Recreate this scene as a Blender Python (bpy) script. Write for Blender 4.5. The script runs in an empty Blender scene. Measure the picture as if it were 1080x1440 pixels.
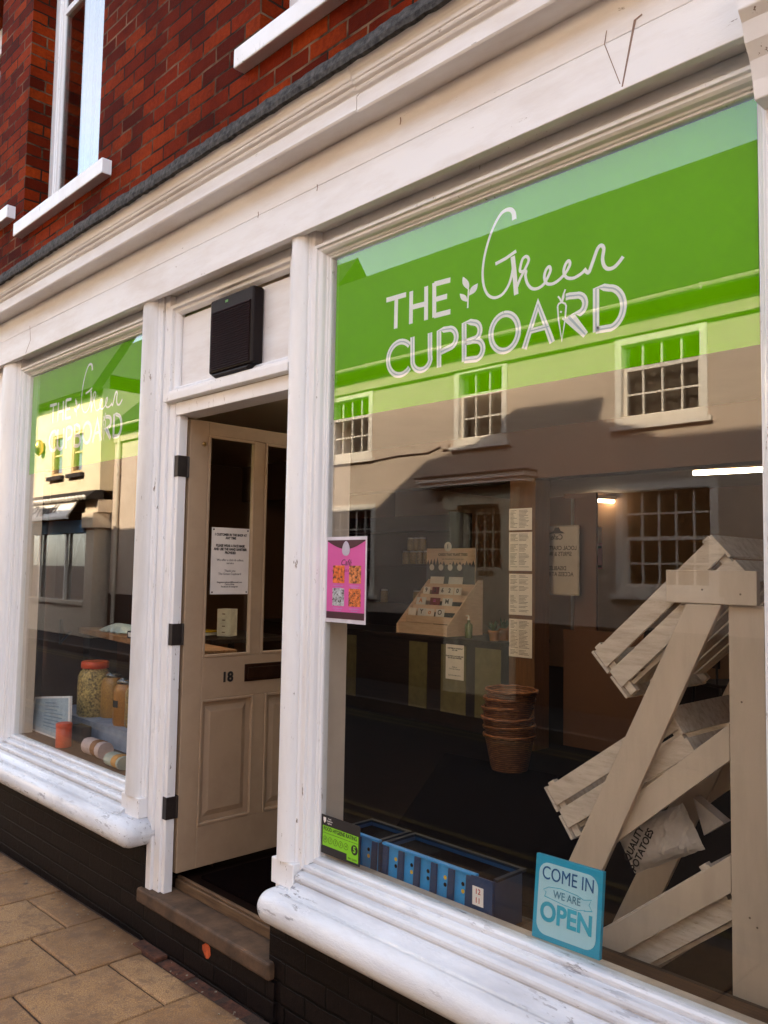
import bpy, bmesh, math, random
from mathutils import Vector, Matrix
random.seed(7)
R = math.radians
scene = bpy.context.scene
col = scene.collection

# ------------------------------------------------------------------ camera, sky, sun, exposure
CAM = Vector((0.0, -1.95, 1.55))
cr = Vector((0.69608144, 0.71775463, 0.01728929))
cu = Vector((0.03784978, -0.06073314, 0.99743615))
cf = Vector((-0.71696445, 0.69364240, 0.06944207))
cam_d = bpy.data.cameras.new('camera')
cam = bpy.data.objects.new('camera', cam_d); col.objects.link(cam)
m3 = Matrix((cr, cu, -cf)).transposed()
cam.matrix_world = Matrix.Translation(CAM) @ m3.to_4x4()
cam_d.sensor_fit = 'HORIZONTAL'; cam_d.sensor_width = 36.0
cam_d.lens = 1176.64 / 1080 * 36.0
cam_d.clip_start = 0.05; cam_d.clip_end = 3000
scene.camera = cam

SUN = Vector((0.15, 1.0, 0.62)).normalized()          # direction towards the sun (behind the shop)
world = bpy.data.worlds.new('World'); scene.world = world; world.use_nodes = True
wn = world.node_tree.nodes; wn.clear()
sky = wn.new('ShaderNodeTexSky'); sky.sky_type = 'NISHITA'; sky.sun_disc = False
sky.sun_elevation = math.asin(SUN.z); sky.sun_rotation = math.atan2(SUN.x, SUN.y)
bg = wn.new('ShaderNodeBackground'); bg.inputs['Strength'].default_value = 0.15
wo = wn.new('ShaderNodeOutputWorld')
sky.dust_density = 1.3; sky.ozone_density = 0.8
# broken cloud drifting over the blue: the sky's own brightness with the colour taken out of it
wl = world.node_tree.links
wtc = wn.new('ShaderNodeTexCoord'); wnz = wn.new('ShaderNodeTexNoise'); wnz.inputs['Scale'].default_value = 2.2; wnz.inputs['Detail'].default_value = 7
wl.new(wtc.outputs['Generated'], wnz.inputs['Vector'])
wrp = wn.new('ShaderNodeValToRGB'); wrp.color_ramp.elements[0].position = 0.36; wrp.color_ramp.elements[1].position = 0.56
wrp.color_ramp.elements[0].color = (0.15,0.15,0.15,1); wrp.color_ramp.elements[1].color = (0.62,0.62,0.62,1)
wl.new(wnz.outputs['Fac'], wrp.inputs[0])
wbw = wn.new('ShaderNodeRGBToBW'); wl.new(sky.outputs[0], wbw.inputs[0])
wcm = wn.new('ShaderNodeMix'); wcm.data_type = 'RGBA'; wcm.blend_type = 'MULTIPLY'; wcm.inputs[0].default_value = 1.0
wl.new(wbw.outputs[0], wcm.inputs[6]); wcm.inputs[7].default_value = (1.28, 1.25, 1.22, 1)
wmx = wn.new('ShaderNodeMix'); wmx.data_type = 'RGBA'; wl.new(wrp.outputs[0], wmx.inputs[0]); wl.new(sky.outputs[0], wmx.inputs[6]); wl.new(wcm.outputs[2], wmx.inputs[7])
wl.new(wmx.outputs[2], bg.inputs[0]); world.node_tree.links.new(bg.outputs[0], wo.inputs[0])
sun_d = bpy.data.lights.new('sun', 'SUN'); sun_d.energy = 3.6; sun_d.angle = R(0.5); sun_d.color = (1.0, 0.85, 0.66)
sun = bpy.data.objects.new('sun', sun_d); col.objects.link(sun)
sun.rotation_euler = SUN.to_track_quat('Z', 'Y').to_euler(); sun.location = (0, 10, 20)
scene.view_settings.view_transform = 'Standard'; scene.view_settings.look = 'None'
scene.view_settings.exposure = 2.75; scene.view_settings.gamma = 1.0
scene.cycles.max_bounces = 10; scene.cycles.transparent_max_bounces = 24
scene.cycles.glossy_bounces = 5; scene.cycles.diffuse_bounces = 4
scene.cycles.caustics_reflective = False; scene.cycles.caustics_refractive = False
scene.cycles.sample_clamp_indirect = 6

def at(px, py, Y):
    """point on the plane y=Y seen at pixel (px,py) of the 1080x1440 photograph"""
    d = cf + cr * ((px - 540) / 1176.64) - cu * ((py - 720) / 1176.64)
    return CAM + d * ((Y - CAM.y) / d.y)

# ------------------------------------------------------------------ helpers
def P(*a): return Vector(a)

class MB:
    def __init__(s, T=None):
        s.v = []; s.f = []; s.T = T; s.sm = []
    def add(s, vs, fs, smooth=False):
        n = len(s.v)
        for v in vs:
            v = Vector(v)
            s.v.append(s.T @ v if s.T is not None else v)
        for f in fs:
            s.f.append([n + i for i in f]); s.sm.append(smooth)
        return s
    def box(s, x0, x1, y0, y1, z0, z1):
        if x0 > x1: x0, x1 = x1, x0
        if y0 > y1: y0, y1 = y1, y0
        if z0 > z1: z0, z1 = z1, z0
        vs = [(x0,y0,z0),(x1,y0,z0),(x1,y1,z0),(x0,y1,z0),(x0,y0,z1),(x1,y0,z1),(x1,y1,z1),(x0,y1,z1)]
        return s.add(vs, [(0,3,2,1),(4,5,6,7),(0,1,5,4),(1,2,6,5),(2,3,7,6),(3,0,4,7)])
    def bar(s, a, b, w, h, up=(0,0,1)):
        """rectangular bar from a to b, w across, h along up"""
        a = Vector(a); b = Vector(b); d = (b - a).normalized(); up = Vector(up)
        side = d.cross(up).normalized() * (w / 2); u2 = side.cross(d).normalized() * (h / 2)
        vs = [a-side-u2, a+side-u2, a+side+u2, a-side+u2, b-side-u2, b+side-u2, b+side+u2, b-side+u2]
        return s.add(vs, [(0,3,2,1),(4,5,6,7),(0,1,5,4),(1,2,6,5),(2,3,7,6),(3,0,4,7)])
    def prism_x(s, prof, x0, x1, smooth=False, caps=True):
        """profile of (y,z) points extruded along x"""
        n = len(prof)
        vs = [(x0, y, z) for y, z in prof] + [(x1, y, z) for y, z in prof]
        fs = [(i, (i+1) % n, n + (i+1) % n, n + i) for i in range(n)]
        s.add(vs, fs, smooth)
        if caps: s.add(vs, [tuple(range(n-1, -1, -1)), tuple(range(n, 2*n))])
        return s
    def prism(s, pts, off):
        """flat polygon of 3D points thickened by the vector off"""
        n = len(pts); off = Vector(off)
        vs = [Vector(p) for p in pts] + [Vector(p) + off for p in pts]
        fs = [tuple(range(n-1, -1, -1)), tuple(range(n, 2*n))] + [(i, (i+1) % n, n + (i+1) % n, n + i) for i in range(n)]
        return s.add(vs, fs)
    def lathe(s, c, prof, n=24, smooth=True):
        """profile of (radius, height) about a vertical axis at c"""
        c = Vector(c); vs = []; fs = []
        for r, h in prof:
            for k in range(n):
                a = 2 * math.pi * k / n
                vs.append(c + Vector((r * math.cos(a), r * math.sin(a), h)))
        for i in range(len(prof) - 1):
            for k in range(n):
                fs.append((i*n+k, i*n+(k+1) % n, (i+1)*n+(k+1) % n, (i+1)*n+k))
        s.add(vs, fs, smooth)
        if prof[0][0] > 1e-4: s.add(vs[:n], [tuple(range(n-1, -1, -1))])
        if prof[-1][0] > 1e-4: s.add(vs[-n:], [tuple(range(n))])
        return s
    def tube(s, path, r, n=8, closed=False):
        path = [Vector(p) for p in path]; rings = []
        N = len(path); vs = []; fs = []
        for i, p in enumerate(path):
            a = path[(i-1) % N] if (closed or i > 0) else p
            b = path[(i+1) % N] if (closed or i < N-1) else p
            d = (b - a).normalized()
            up = Vector((0,0,1)) if abs(d.z) < 0.9 else Vector((1,0,0))
            s1 = d.cross(up).normalized(); s2 = s1.cross(d)
            rr = r[i] if isinstance(r, (list, tuple)) else r
            for k in range(n):
                t = 2 * math.pi * k / n
                vs.append(p + s1 * rr * math.cos(t) + s2 * rr * math.sin(t))
        for i in range(N if closed else N-1):
            j = (i+1) % N
            for k in range(n):
                fs.append((i*n+k, i*n+(k+1) % n, j*n+(k+1) % n, j*n+k))
        s.add(vs, fs, True)
        if not closed: s.add(vs[:n] + vs[-n:], [tuple(range(n-1,-1,-1)), tuple(range(n, 2*n))])
        return s
    def frame(s, prof, x0, x1, z0, z1, sides='tbrl'):
        """mitred moulding round a rectangle in the facade plane; prof = (inset, y) points, closed profile"""
        n = len(prof)
        def ring(u, y): return [(x0+u, y, z0+u), (x1-u, y, z0+u), (x1-u, y, z1-u), (x0+u, y, z1-u)]
        vs = []
        for u, y in prof: vs += ring(u, y)
        names = 'brtl'; fs = []
        for i in range(n):
            j = (i+1) % n
            for k in range(4):
                if names[k] in sides:
                    k2 = (k+1) % 4
                    fs.append((i*4+k, i*4+k2, j*4+k2, j*4+k))
        return s.add(vs, fs)
    def ribbon(s, pts, w, y0, t=0.0006, dy=0.0):
        """flat stroke along (x,z) points in a plane facing -y; front at y0, drifting by dy"""
        pts = [Vector((p[0], p[1])) for p in pts]; N = len(pts); vs = []; fs = []
        for i, p in enumerate(pts):
            a = pts[max(i-1, 0)]; b = pts[min(i+1, N-1)]
            d = (b - a).normalized(); nrm = Vector((-d.y, d.x))
            ww = w[i] if isinstance(w, (list, tuple)) else w
            if 0 < i < N-1:
                d1 = (p - a).normalized(); c = max(0.5, abs(Vector((-d1.y, d1.x)).dot(nrm))); ww = ww / c
            y = y0 + dy * i / max(1, N-1)
            l = p + nrm * ww / 2; r = p - nrm * ww / 2
            vs += [(l.x, y, l.y), (r.x, y, r.y), (l.x, y + t, l.y), (r.x, y + t, r.y)]
        for i in range(N-1):
            o = i*4; q = o+4
            fs += [(o, o+1, q+1, q), (o+2, q+2, q+3, o+3), (o, q, q+2, o+2), (o+1, o+3, q+3, q+1)]
        fs += [(0, 2, 3, 1), (4*N-4, 4*N-3, 4*N-1, 4*N-2)]
        return s.add(vs, fs)
    def build(s, name, mat, parent=None, local=False, bevel=0, seg=2):
        me = bpy.data.meshes.new(name)
        ob = bpy.data.objects.new(name, me)
        if parent is None:
            xs = [v.x for v in s.v]; ys = [v.y for v in s.v]; zs = [v.z for v in s.v]
            o = Vector(((min(xs)+max(xs))/2, (min(ys)+max(ys))/2, min(zs)))
            ob.location = o
        elif local: o = Vector((0,0,0))
        else: o = wloc(parent)
        me.from_pydata([v - o for v in s.v], [], s.f)
        me.polygons.foreach_set('use_smooth', s.sm)
        bm = bmesh.new(); bm.from_mesh(me); bmesh.ops.recalc_face_normals(bm, faces=bm.faces); bm.to_mesh(me); bm.free()
        me.materials.append(mat)
        me.update()
        col.objects.link(ob)
        if parent is not None: ob.parent = parent
        if bevel:
            md = ob.modifiers.new('bevel', 'BEVEL'); md.width = bevel; md.segments = seg; md.limit_method = 'ANGLE'; md.angle_limit = R(40)
        return ob

def wloc(o):
    v = Vector(o.location)
    while o.parent is not None:
        o = o.parent; v = v + Vector(o.location)
    return v
def tag(o, label=None, cat=None, group=None, kind=None):
    if label: o['label'] = label
    if cat: o['category'] = cat
    if group: o['group'] = group
    if kind: o['kind'] = kind
    return o
def empty(name, loc, label, cat, group=None, rot=(0,0,0)):
    o = bpy.data.objects.new(name, None); o.empty_display_size = 0.1
    o.location = loc; o.rotation_euler = rot; col.objects.link(o)
    return tag(o, label, cat, group)
def copy_tree(o, parent=None):
    c = o.copy(); col.objects.link(c)
    if parent is not None: c.parent = parent
    for ch in [k for k in bpy.data.objects if k.parent == o]: copy_tree(ch, c)
    return c
def wall(mb, x0, x1, z0, z1, ops, y, depth, prof=None):
    """front sheet of a wall facing -y with rectangular openings (x0,x1,z0,z1) and their reveals"""
    xs = sorted({x0, x1} | {o[0] for o in ops} | {o[1] for o in ops})
    zs = sorted({z0, z1} | {o[2] for o in ops} | {o[3] for o in ops})
    for i in range(len(xs)-1):
        for j in range(len(zs)-1):
            cx = (xs[i]+xs[i+1])/2; cz = (zs[j]+zs[j+1])/2
            if any(o[0] < cx < o[1] and o[2] < cz < o[3] for o in ops): continue
            mb.add([(xs[i],y,zs[j]),(xs[i+1],y,zs[j]),(xs[i+1],y,zs[j+1]),(xs[i],y,zs[j+1])], [(0,1,2,3)])
    for a,b,c,d in ops:
        for q in ([(a,c),(b,c)], [(b,c),(b,d)], [(b,d),(a,d)], [(a,d),(a,c)]):
            (p0,p1),(q0,q1) = q
            mb.add([(p0,y,p1),(p0,y+depth,p1),(q0,y+depth,q1),(q0,y,q1)], [(0,1,2,3)])
    return mb
def smooth_path(pts, n=8):
    """Catmull-Rom through the points"""
    out = []
    pts = [Vector(p) for p in pts]
    for i in range(len(pts)-1):
        p0 = pts[max(i-1,0)]; p1 = pts[i]; p2 = pts[i+1]; p3 = pts[min(i+2,len(pts)-1)]
        for k in range(n):
            t = k / n
            out.append(0.5*((2*p1)+(-p0+p2)*t+(2*p0-5*p1+4*p2-p3)*t*t+(-p0+3*p1-3*p2+p3)*t**3))
    out.append(pts[-1]); return out

def text(name, body, M, size, mat, parent, extrude=0.0004, bold=0.0, align='CENTER', shear=0.0, space=1.0, sx=1.0, local=False, line=1.0):
    """lettering baked to a mesh; M places the text's own XY plane in the world"""
    cu_ = bpy.data.curves.new('t', 'FONT'); cu_.body = body; cu_.size = size; cu_.extrude = extrude
    cu_.offset = bold; cu_.align_x = align; cu_.align_y = 'CENTER'; cu_.shear = shear; cu_.space_character = space; cu_.space_line = line
    cu_.resolution_u = 4
    to = bpy.data.objects.new('t', cu_); col.objects.link(to)
    bpy.context.view_layer.update()
    me = bpy.data.meshes.new_from_object(to.evaluated_get(bpy.context.evaluated_depsgraph_get()))
    bpy.data.objects.remove(to); bpy.data.curves.remove(cu_)
    S = Matrix.Diagonal((sx, 1, 1, 1))
    o = Vector((0,0,0)) if local else wloc(parent)
    me.transform(Matrix.Translation(-o) @ M @ S)
    me.materials.clear(); me.materials.append(mat); me.name = name
    ob = bpy.data.objects.new(name, me); col.objects.link(ob); ob.parent = parent
    return ob
FRONT = Matrix.Rotation(R(90), 4, 'X')                                  # reads facing -y
EAST = Matrix.Rotation(R(90), 4, 'Z') @ FRONT                           # reads facing +x
NORTH = Matrix.Rotation(R(180), 4, 'Z') @ FRONT                         # reads facing +y
def TM(x, y, z, rot=FRONT): return Matrix.Translation((x, y, z)) @ rot

# ------------------------------------------------------------------ materials
class NT:
    def __init__(s, name):
        s.m = bpy.data.materials.new(name); s.m.use_nodes = True
        s.n = s.m.node_tree.nodes; s.n.clear(); s.l = s.m.node_tree.links
        s.out = s.n.new('ShaderNodeOutputMaterial')
    def new(s, t, **kw):
        n = s.n.new(t)
        for k, v in kw.items():
            if k in n.inputs.keys() if hasattr(n.inputs, 'keys') else False: n.inputs[k].default_value = v
            else: setattr(n, k, v)
        return n
    def link(s, a, b): s.l.new(a, b)
    def coord(s, scale=(1,1,1)):
        g = s.new('ShaderNodeNewGeometry'); mp = s.new('ShaderNodeMapping'); mp.inputs['Scale'].default_value = scale
        s.link(g.outputs['Position'], mp.inputs[0]); return mp.outputs[0]
    def noise(s, vec, scale, detail=4, rough=0.6):
        n = s.new('ShaderNodeTexNoise'); n.inputs['Scale'].default_value = scale; n.inputs['Detail'].default_value = detail; n.inputs['Roughness'].default_value = rough
        s.link(vec, n.inputs['Vector']); return n.outputs['Fac']
    def ramp(s, fac, stops):
        r = s.new('ShaderNodeValToRGB'); e = r.color_ramp.elements
        while len(e) < len(stops): e.new(0.5)
        for i, (p, c) in enumerate(stops):
            e[i].position = p; e[i].color = (*c, 1) if len(c) == 3 else c
        s.link(fac, r.inputs[0]); return r.outputs[0]
    def mix(s, fac, a, b, mode='MIX'):
        m = s.new('ShaderNodeMix'); m.data_type = 'RGBA'; m.blend_type = mode
        for sock, val in ((m.inputs[0], fac), (m.inputs[6], a), (m.inputs[7], b)):
            if hasattr(val, 'links'): s.link(val, sock)
            elif isinstance(val, (int, float)): sock.default_value = val
            else: sock.default_value = (*val, 1)
        return m.outputs[2]
    def bsdf(s, colr, rough=0.5, height=None, bump=0.2, dist=0.01, metallic=0, spec=0.5, coat=0, emit=None, es=0):
        b = s.new('ShaderNodeBsdfPrincipled')
        for sock, val in (('Base Color', colr), ('Roughness', rough)):
            if hasattr(val, 'links'): s.link(val, b.inputs[sock])
            elif isinstance(val, (int, float)): b.inputs[sock].default_value = val
            else: b.inputs[sock].default_value = (*val, 1)
        b.inputs['Metallic'].default_value = metallic; b.inputs['Specular IOR Level'].default_value = spec
        b.inputs['Coat Weight'].default_value = coat
        if emit: b.inputs['Emission Color'].default_value = (*emit, 1); b.inputs['Emission Strength'].default_value = es
        if height is not None:
            bp = s.new('ShaderNodeBump'); bp.inputs['Strength'].default_value = bump; bp.inputs['Distance'].default_value = dist
            s.link(height, bp.inputs['Height']); s.link(bp.outputs[0], b.inputs['Normal'])
        s.link(b.outputs[0], s.out.inputs[0]); return s.m

def plain(name, c, rough=0.5, var=0.18, scale=14, bump=0.15, metallic=0, spec=0.5, coat=0, stretch=(1,1,1), emit=None, es=0):
    t = NT(name); v = t.coord(stretch)
    n = t.noise(v, scale, 5); n2 = t.noise(v, scale * 6, 3)
    lo = tuple(x * (1 - var) for x in c); hi = tuple(min(1, x * (1 + var)) for x in c)
    cc = t.ramp(n, [(0.3, lo), (0.7, hi)])
    return t.bsdf(cc, rough, n2, bump, 0.003, metallic, spec, coat, emit, es)

def painted(name, c, dirt, rough=0.32, chip=0.62, chips=(0.20,0.15,0.11), scale=1.0, streak=(1,1,1), amount=0.6, bump=0.25, crevice_shade=0.0):
    """old gloss paint: brush unevenness, grime patches and flaked spots"""
    t = NT(name); v = t.coord(); vs = t.coord(streak)
    g1 = t.noise(vs, 5 * scale, 6, 0.65); g2 = t.noise(vs, 38 * scale, 5, 0.7); g3 = t.noise(v, 130, 4, 0.7); g4 = t.noise(v, 2.2, 3)
    grime = t.ramp(g1, [(0.42, (0,0,0)), (0.75, (amount,)*3)])
    base = t.mix(grime, c, dirt)
    fl = t.ramp(g2, [(chip, (0,0,0)), (chip + 0.03, (1,1,1))])
    msk = t.ramp(g4, [(0.42, (0,0,0)), (0.62, (1,1,1))])
    m = t.mix(1.0, fl, msk, 'MULTIPLY')
    base = t.mix(m, base, chips)
    if crevice_shade:                                                # hollows of the moulding painted darker, shade put into the colour
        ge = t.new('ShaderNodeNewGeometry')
        cv = t.ramp(ge.outputs['Pointiness'], [(0.40, (crevice_shade,)*3), (0.495, (0,0,0))])
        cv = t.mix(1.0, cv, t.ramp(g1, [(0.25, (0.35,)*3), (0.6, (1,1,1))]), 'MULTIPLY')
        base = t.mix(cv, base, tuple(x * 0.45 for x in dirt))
    h = t.mix(0.35, g2, g3); h = t.mix(m, h, (0,0,0))
    rr = t.ramp(g1, [(0.3, (rough,)*3), (0.8, (min(1, rough + 0.3),)*3)])
    return t.bsdf(base, rr, h, bump, 0.004)

def bricks(name, cols, mortar, w=0.225, h=0.075, ms=0.006, bump=0.7, rough=0.85, spec=0.3, dist=0.012, soot=0.5):
    t = NT(name)
    g = t.new('ShaderNodeNewGeometry'); sp = t.new('ShaderNodeSeparateXYZ'); t.link(g.outputs['Position'], sp.inputs[0])
    ad = t.new('ShaderNodeMath'); ad.operation = 'ADD'; t.link(sp.outputs[0], ad.inputs[0]); t.link(sp.outputs[1], ad.inputs[1])
    cb = t.new('ShaderNodeCombineXYZ'); t.link(ad.outputs[0], cb.inputs[0]); t.link(sp.outputs[2], cb.inputs[1])
    pos = t.coord()
    wob = t.noise(pos, 9, 3); wv = t.new('ShaderNodeVectorMath'); wv.operation = 'SCALE'; wv.inputs['Scale'].default_value = 0.010
    nz = t.new('ShaderNodeTexNoise'); nz.inputs['Scale'].default_value = 11; nz.inputs['Detail'].default_value = 4; t.link(pos, nz.inputs['Vector'])
    t.link(nz.outputs['Color'], wv.inputs[0])
    av = t.new('ShaderNodeVectorMath'); av.operation = 'ADD'; t.link(cb.outputs[0], av.inputs[0]); t.link(wv.outputs[0], av.inputs[1])
    b = t.new('ShaderNodeTexBrick'); b.inputs['Scale'].default_value = 1; b.inputs['Brick Width'].default_value = w; b.inputs['Row Height'].default_value = h
    b.inputs['Mortar Size'].default_value = ms; b.inputs['Mortar Smooth'].default_value = 0.25; b.inputs['Bias'].default_value = 0
    b.inputs['Color1'].default_value = (0,0,0,1); b.inputs['Color2'].default_value = (1,1,1,1); b.inputs['Mortar'].default_value = (0.5,0.5,0.5,1)
    t.link(av.outputs[0], b.inputs['Vector'])
    rnd = b.outputs['Color']; fac = b.outputs['Fac']
    n1 = t.noise(pos, 45, 6, 0.7); n2 = t.noise(pos, 1.7, 4); n3 = t.noise(pos, 160, 3)
    c0 = t.ramp(rnd, [(0.0, cols[0]), (0.45, cols[1]), (1.0, cols[2])])
    c1 = t.mix(t.ramp(n1, [(0.35, (0,0,0)), (0.7, (0.6,)*3)]), c0, tuple(x * 0.5 for x in cols[1]))
    c2 = t.mix(t.ramp(n2, [(0.4, (0,0,0)), (0.7, (soot,)*3)]), c1, tuple(x * 0.35 for x in cols[0]))
    mo = t.mix(t.ramp(t.noise(pos, 3.5, 4), [(0.47, (0,0,0)), (0.66, (1,1,1))]), tuple(x * 0.12 for x in mortar), mortar)
    c3 = t.mix(fac, c2, mo)
    inv = t.new('ShaderNodeInvert'); t.link(fac, inv.inputs['Color'])
    hh = t.mix(0.22, inv.outputs[0], n1); hh = t.mix(0.06, hh, n3)
    return t.bsdf(c3, rough, hh, bump, dist, spec=spec)

def glass(name, r0=0.075, k=0.9, p=3.2, tint=(0.97,0.98,0.97), wave=0.0):
    t = NT(name)
    lw = t.new('ShaderNodeLayerWeight'); lw.inputs['Blend'].default_value = 0.5
    pw = t.new('ShaderNodeMath'); pw.operation = 'POWER'; pw.inputs[1].default_value = p; t.link(lw.outputs['Facing'], pw.inputs[0])
    ml = t.new('ShaderNodeMath'); ml.operation = 'MULTIPLY_ADD'; ml.inputs[1].default_value = k; ml.inputs[2].default_value = r0; t.link(pw.outputs[0], ml.inputs[0]); ml.use_clamp = True
    tr = t.new('ShaderNodeBsdfTransparent'); tr.inputs[0].default_value = (*tint, 1)
    gl = t.new('ShaderNodeBsdfGlossy'); gl.inputs['Roughness'].default_value = 0.0; gl.inputs['Color'].default_value = (1,1,1,1)
    if wave:
        n = t.noise(t.coord(), 1.3, 2); bp = t.new('ShaderNodeBump'); bp.inputs['Strength'].default_value = wave; bp.inputs['Distance'].default_value = 0.004
        t.link(n, bp.inputs['Height']); t.link(bp.outputs[0], gl.inputs['Normal'])
    mx = t.new('ShaderNodeMixShader'); t.link(ml.outputs[0], mx.inputs[0]); t.link(tr.outputs[0], mx.inputs[1]); t.link(gl.outputs[0], mx.inputs[2])
    t.link(mx.outputs[0], t.out.inputs[0]); return t.m

def wood(name, c, dark, scale=(3,30,30), rough=0.6):
    t = NT(name); v = t.coord(scale)
    n = t.noise(v, 2.2, 6, 0.65); n2 = t.noise(t.coord(), 60, 4)
    cc = t.ramp(n, [(0.3, dark), (0.65, c)])
    return t.bsdf(cc, rough, n, 0.25, 0.004)

M = {}
M['white'] = painted('white_gloss_paint', (0.85,0.845,0.85), (0.62,0.56,0.51), 0.25, 0.645, amount=0.24, streak=(1.3,1.3,0.35), crevice_shade=0.55)
M['fascia'] = painted('fascia_paint', (0.85,0.84,0.84), (0.58,0.49,0.42), 0.36, 0.68, streak=(0.35,1,1.6), amount=0.55, crevice_shade=0.6)
M['sill'] = painted('sill_paint', (0.78,0.80,0.83), (0.42,0.42,0.45), 0.16, 0.585, (0.30,0.29,0.30), streak=(0.3,1.2,1.2), amount=0.8, bump=0.6, crevice_shade=1.0)
M['lining'] = plain('cream_lining', (0.66,0.55,0.45), 0.5, 0.06)
M['crackline'] = plain('split_paint', (0.26,0.17,0.13), 0.8)
M['door'] = painted('door_paint', (0.40,0.29,0.19), (0.28,0.19,0.12), 0.42, 0.72, amount=0.5)
M['inner'] = plain('inner_painted_wood', (0.52,0.43,0.34), 0.5)
M['brick'] = bricks('red_brick', [(0.060,0.006,0.002),(0.180,0.017,0.003),(0.29,0.038,0.005)], (0.20,0.115,0.065), spec=0.05, soot=0.7, bump=1.0, dist=0.016)
M['blackbrick'] = bricks('black_painted_brick', [(0.006,0.004,0.004),(0.009,0.006,0.006),(0.013,0.009,0.008)], (0.010,0.007,0.007), rough=0.45, spec=0.16, dist=0.010, soot=0.2)
M['lead'] = plain('weathered_lead', (0.045,0.040,0.036), 0.9, 0.95, 45, 0.9)
M['glass'] = glass('window_glass', 0.041, 0.95, 4.6, wave=0.035)
M['oldglass'] = glass('sash_glass', 0.12, 0.8, 3.0, (0.75,0.76,0.75), 0.05)
M['film'] = plain('green_vinyl', (0.15,0.48,0.0), 0.75, 0.05, 5, 0.02, spec=0.0)
M['letter'] = plain('white_vinyl', (0.95,0.96,0.93), 0.6, 0.01)
M['inline'] = plain('grey_vinyl', (0.48,0.58,0.62), 0.5, 0.03)
M['black'] = plain('black_plastic', (0.008,0.004,0.004), 0.5, spec=0.2)
M['ironblack'] = plain('dark_iron', (0.018,0.012,0.010), 0.5, 0.4, 40)
M['ink'] = plain('black_ink', (0.015,0.012,0.012), 0.6)
M['paper'] = plain('white_paper', (0.80,0.76,0.72), 0.7, 0.05)
M['oldpaper'] = plain('menu_paper', (0.88,0.79,0.71), 0.7, 0.05)
M['greyink'] = plain('grey_ink', (0.20,0.14,0.11), 0.7)
M['stone'] = plain('worn_sandstone', (0.085,0.048,0.026), 0.75, 0.6, 9, 0.6)
M['oak'] = wood('oak_threshold', (0.17,0.10,0.05), (0.06,0.03,0.015))
M['plank'] = wood('rough_plank', (0.42,0.22,0.10), (0.20,0.09,0.035))
M['darkwood'] = wood('dark_wood', (0.024,0.010,0.006), (0.009,0.004,0.003))
M['paleply'] = wood('birch_ply', (0.80,0.58,0.42), (0.68,0.46,0.32), (4,4,30))
M['standpaint'] = painted('stand_paint', (0.56,0.44,0.33), (0.42,0.32,0.23), 0.5, 0.69, (0.32,0.22,0.14), streak=(3,3,0.6), amount=0.55)
M['crate'] = painted('limed_crate_wood', (0.64,0.53,0.42), (0.40,0.30,0.22), 0.65, 0.615, (0.30,0.19,0.11), streak=(1.5,9,9), amount=0.95, bump=0.5)
M['ledge'] = wood('ledge_wood', (0.10,0.045,0.018), (0.05,0.02,0.01))
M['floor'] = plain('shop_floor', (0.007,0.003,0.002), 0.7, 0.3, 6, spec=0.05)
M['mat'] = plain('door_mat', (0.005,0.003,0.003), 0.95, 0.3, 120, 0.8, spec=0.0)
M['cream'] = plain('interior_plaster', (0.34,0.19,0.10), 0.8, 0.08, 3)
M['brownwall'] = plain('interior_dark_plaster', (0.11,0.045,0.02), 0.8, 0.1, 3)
M['ceiling'] = plain('ceiling_paint', (0.55,0.42,0.30), 0.8, 0.05, 3)
M['olive'] = plain('olive_panel', (0.16,0.13,0.05), 0.7)
M['tube'] = plain('added_front_tube', (1,0.9,0.7), 0.5, 0.0, emit=(1.0,0.84,0.62), es=11.0)  # used only by the added lamp at the front
M['softtube'] = plain('warm_tube', (1,0.9,0.7), 0.5, 0.0, emit=(1.0,0.82,0.58), es=5.0)
M['wicker'] = None
M['blue'] = plain('blue_plastic', (0.015,0.27,0.62), 0.4, 0.15)
M['navy'] = plain('navy_plastic', (0.004,0.035,0.11), 0.35, 0.15)
M['shadednavy'] = plain('shaded_navy_plastic', (0.002,0.008,0.022), 0.5, 0.2, spec=0.2)
M['cyan'] = painted('turquoise_board', (0.01,0.33,0.52), (0.02,0.26,0.42), 0.5, 0.75)
M['paleblue'] = painted('pale_blue_board', (0.40,0.66,0.76), (0.30,0.58,0.70), 0.55, 0.78)
M['deepblue'] = plain('deep_blue_paint', (0.006,0.09,0.26), 0.6)
M['midblue'] = plain('mid_blue_paint', (0.02,0.36,0.52), 0.6)
M['lime'] = plain('lime_sticker', (0.22,0.58,0.015), 0.5, 0.03)
M['pink'] = plain('pink_poster', (0.62,0.085,0.34), 0.5, 0.05)
M['red'] = plain('red_plastic', (0.70,0.075,0.012), 0.4, 0.08)
M['terracotta'] = plain('terracotta', (0.40,0.16,0.05), 0.8)
M['leaf'] = plain('plant_leaf', (0.05,0.10,0.03), 0.5, 0.4, 30)
M['kraft'] = plain('kraft_paper', (0.30,0.13,0.045), 0.8)
M['sack'] = plain('paper_sack', (0.58,0.52,0.49), 0.75, 0.15, 20, 0.4)
M['brass'] = plain('brass', (0.62,0.40,0.14), 0.35, 0.2, metallic=1)
M['bluecloth'] = plain('pale_blue_shelf', (0.30,0.34,0.44), 0.7)
M['tin'] = plain('glass_jar_beans', (0.34,0.22,0.08), 0.3, 0.8, 110)
M['grain'] = plain('jar_grain', (0.42,0.22,0.05), 0.3, 0.5, 160)
M['pasta'] = plain('jar_pasta', (0.42,0.30,0.10), 0.35, 0.95, 70, 0.9)
M['cork'] = plain('cork', (0.55,0.36,0.18), 0.8)
M['soap'] = plain('wrapped_soap', (0.62,0.72,0.70), 0.5, 0.15)
M['yellow'] = plain('yellow_card', (0.70,0.42,0.02), 0.5)
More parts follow.
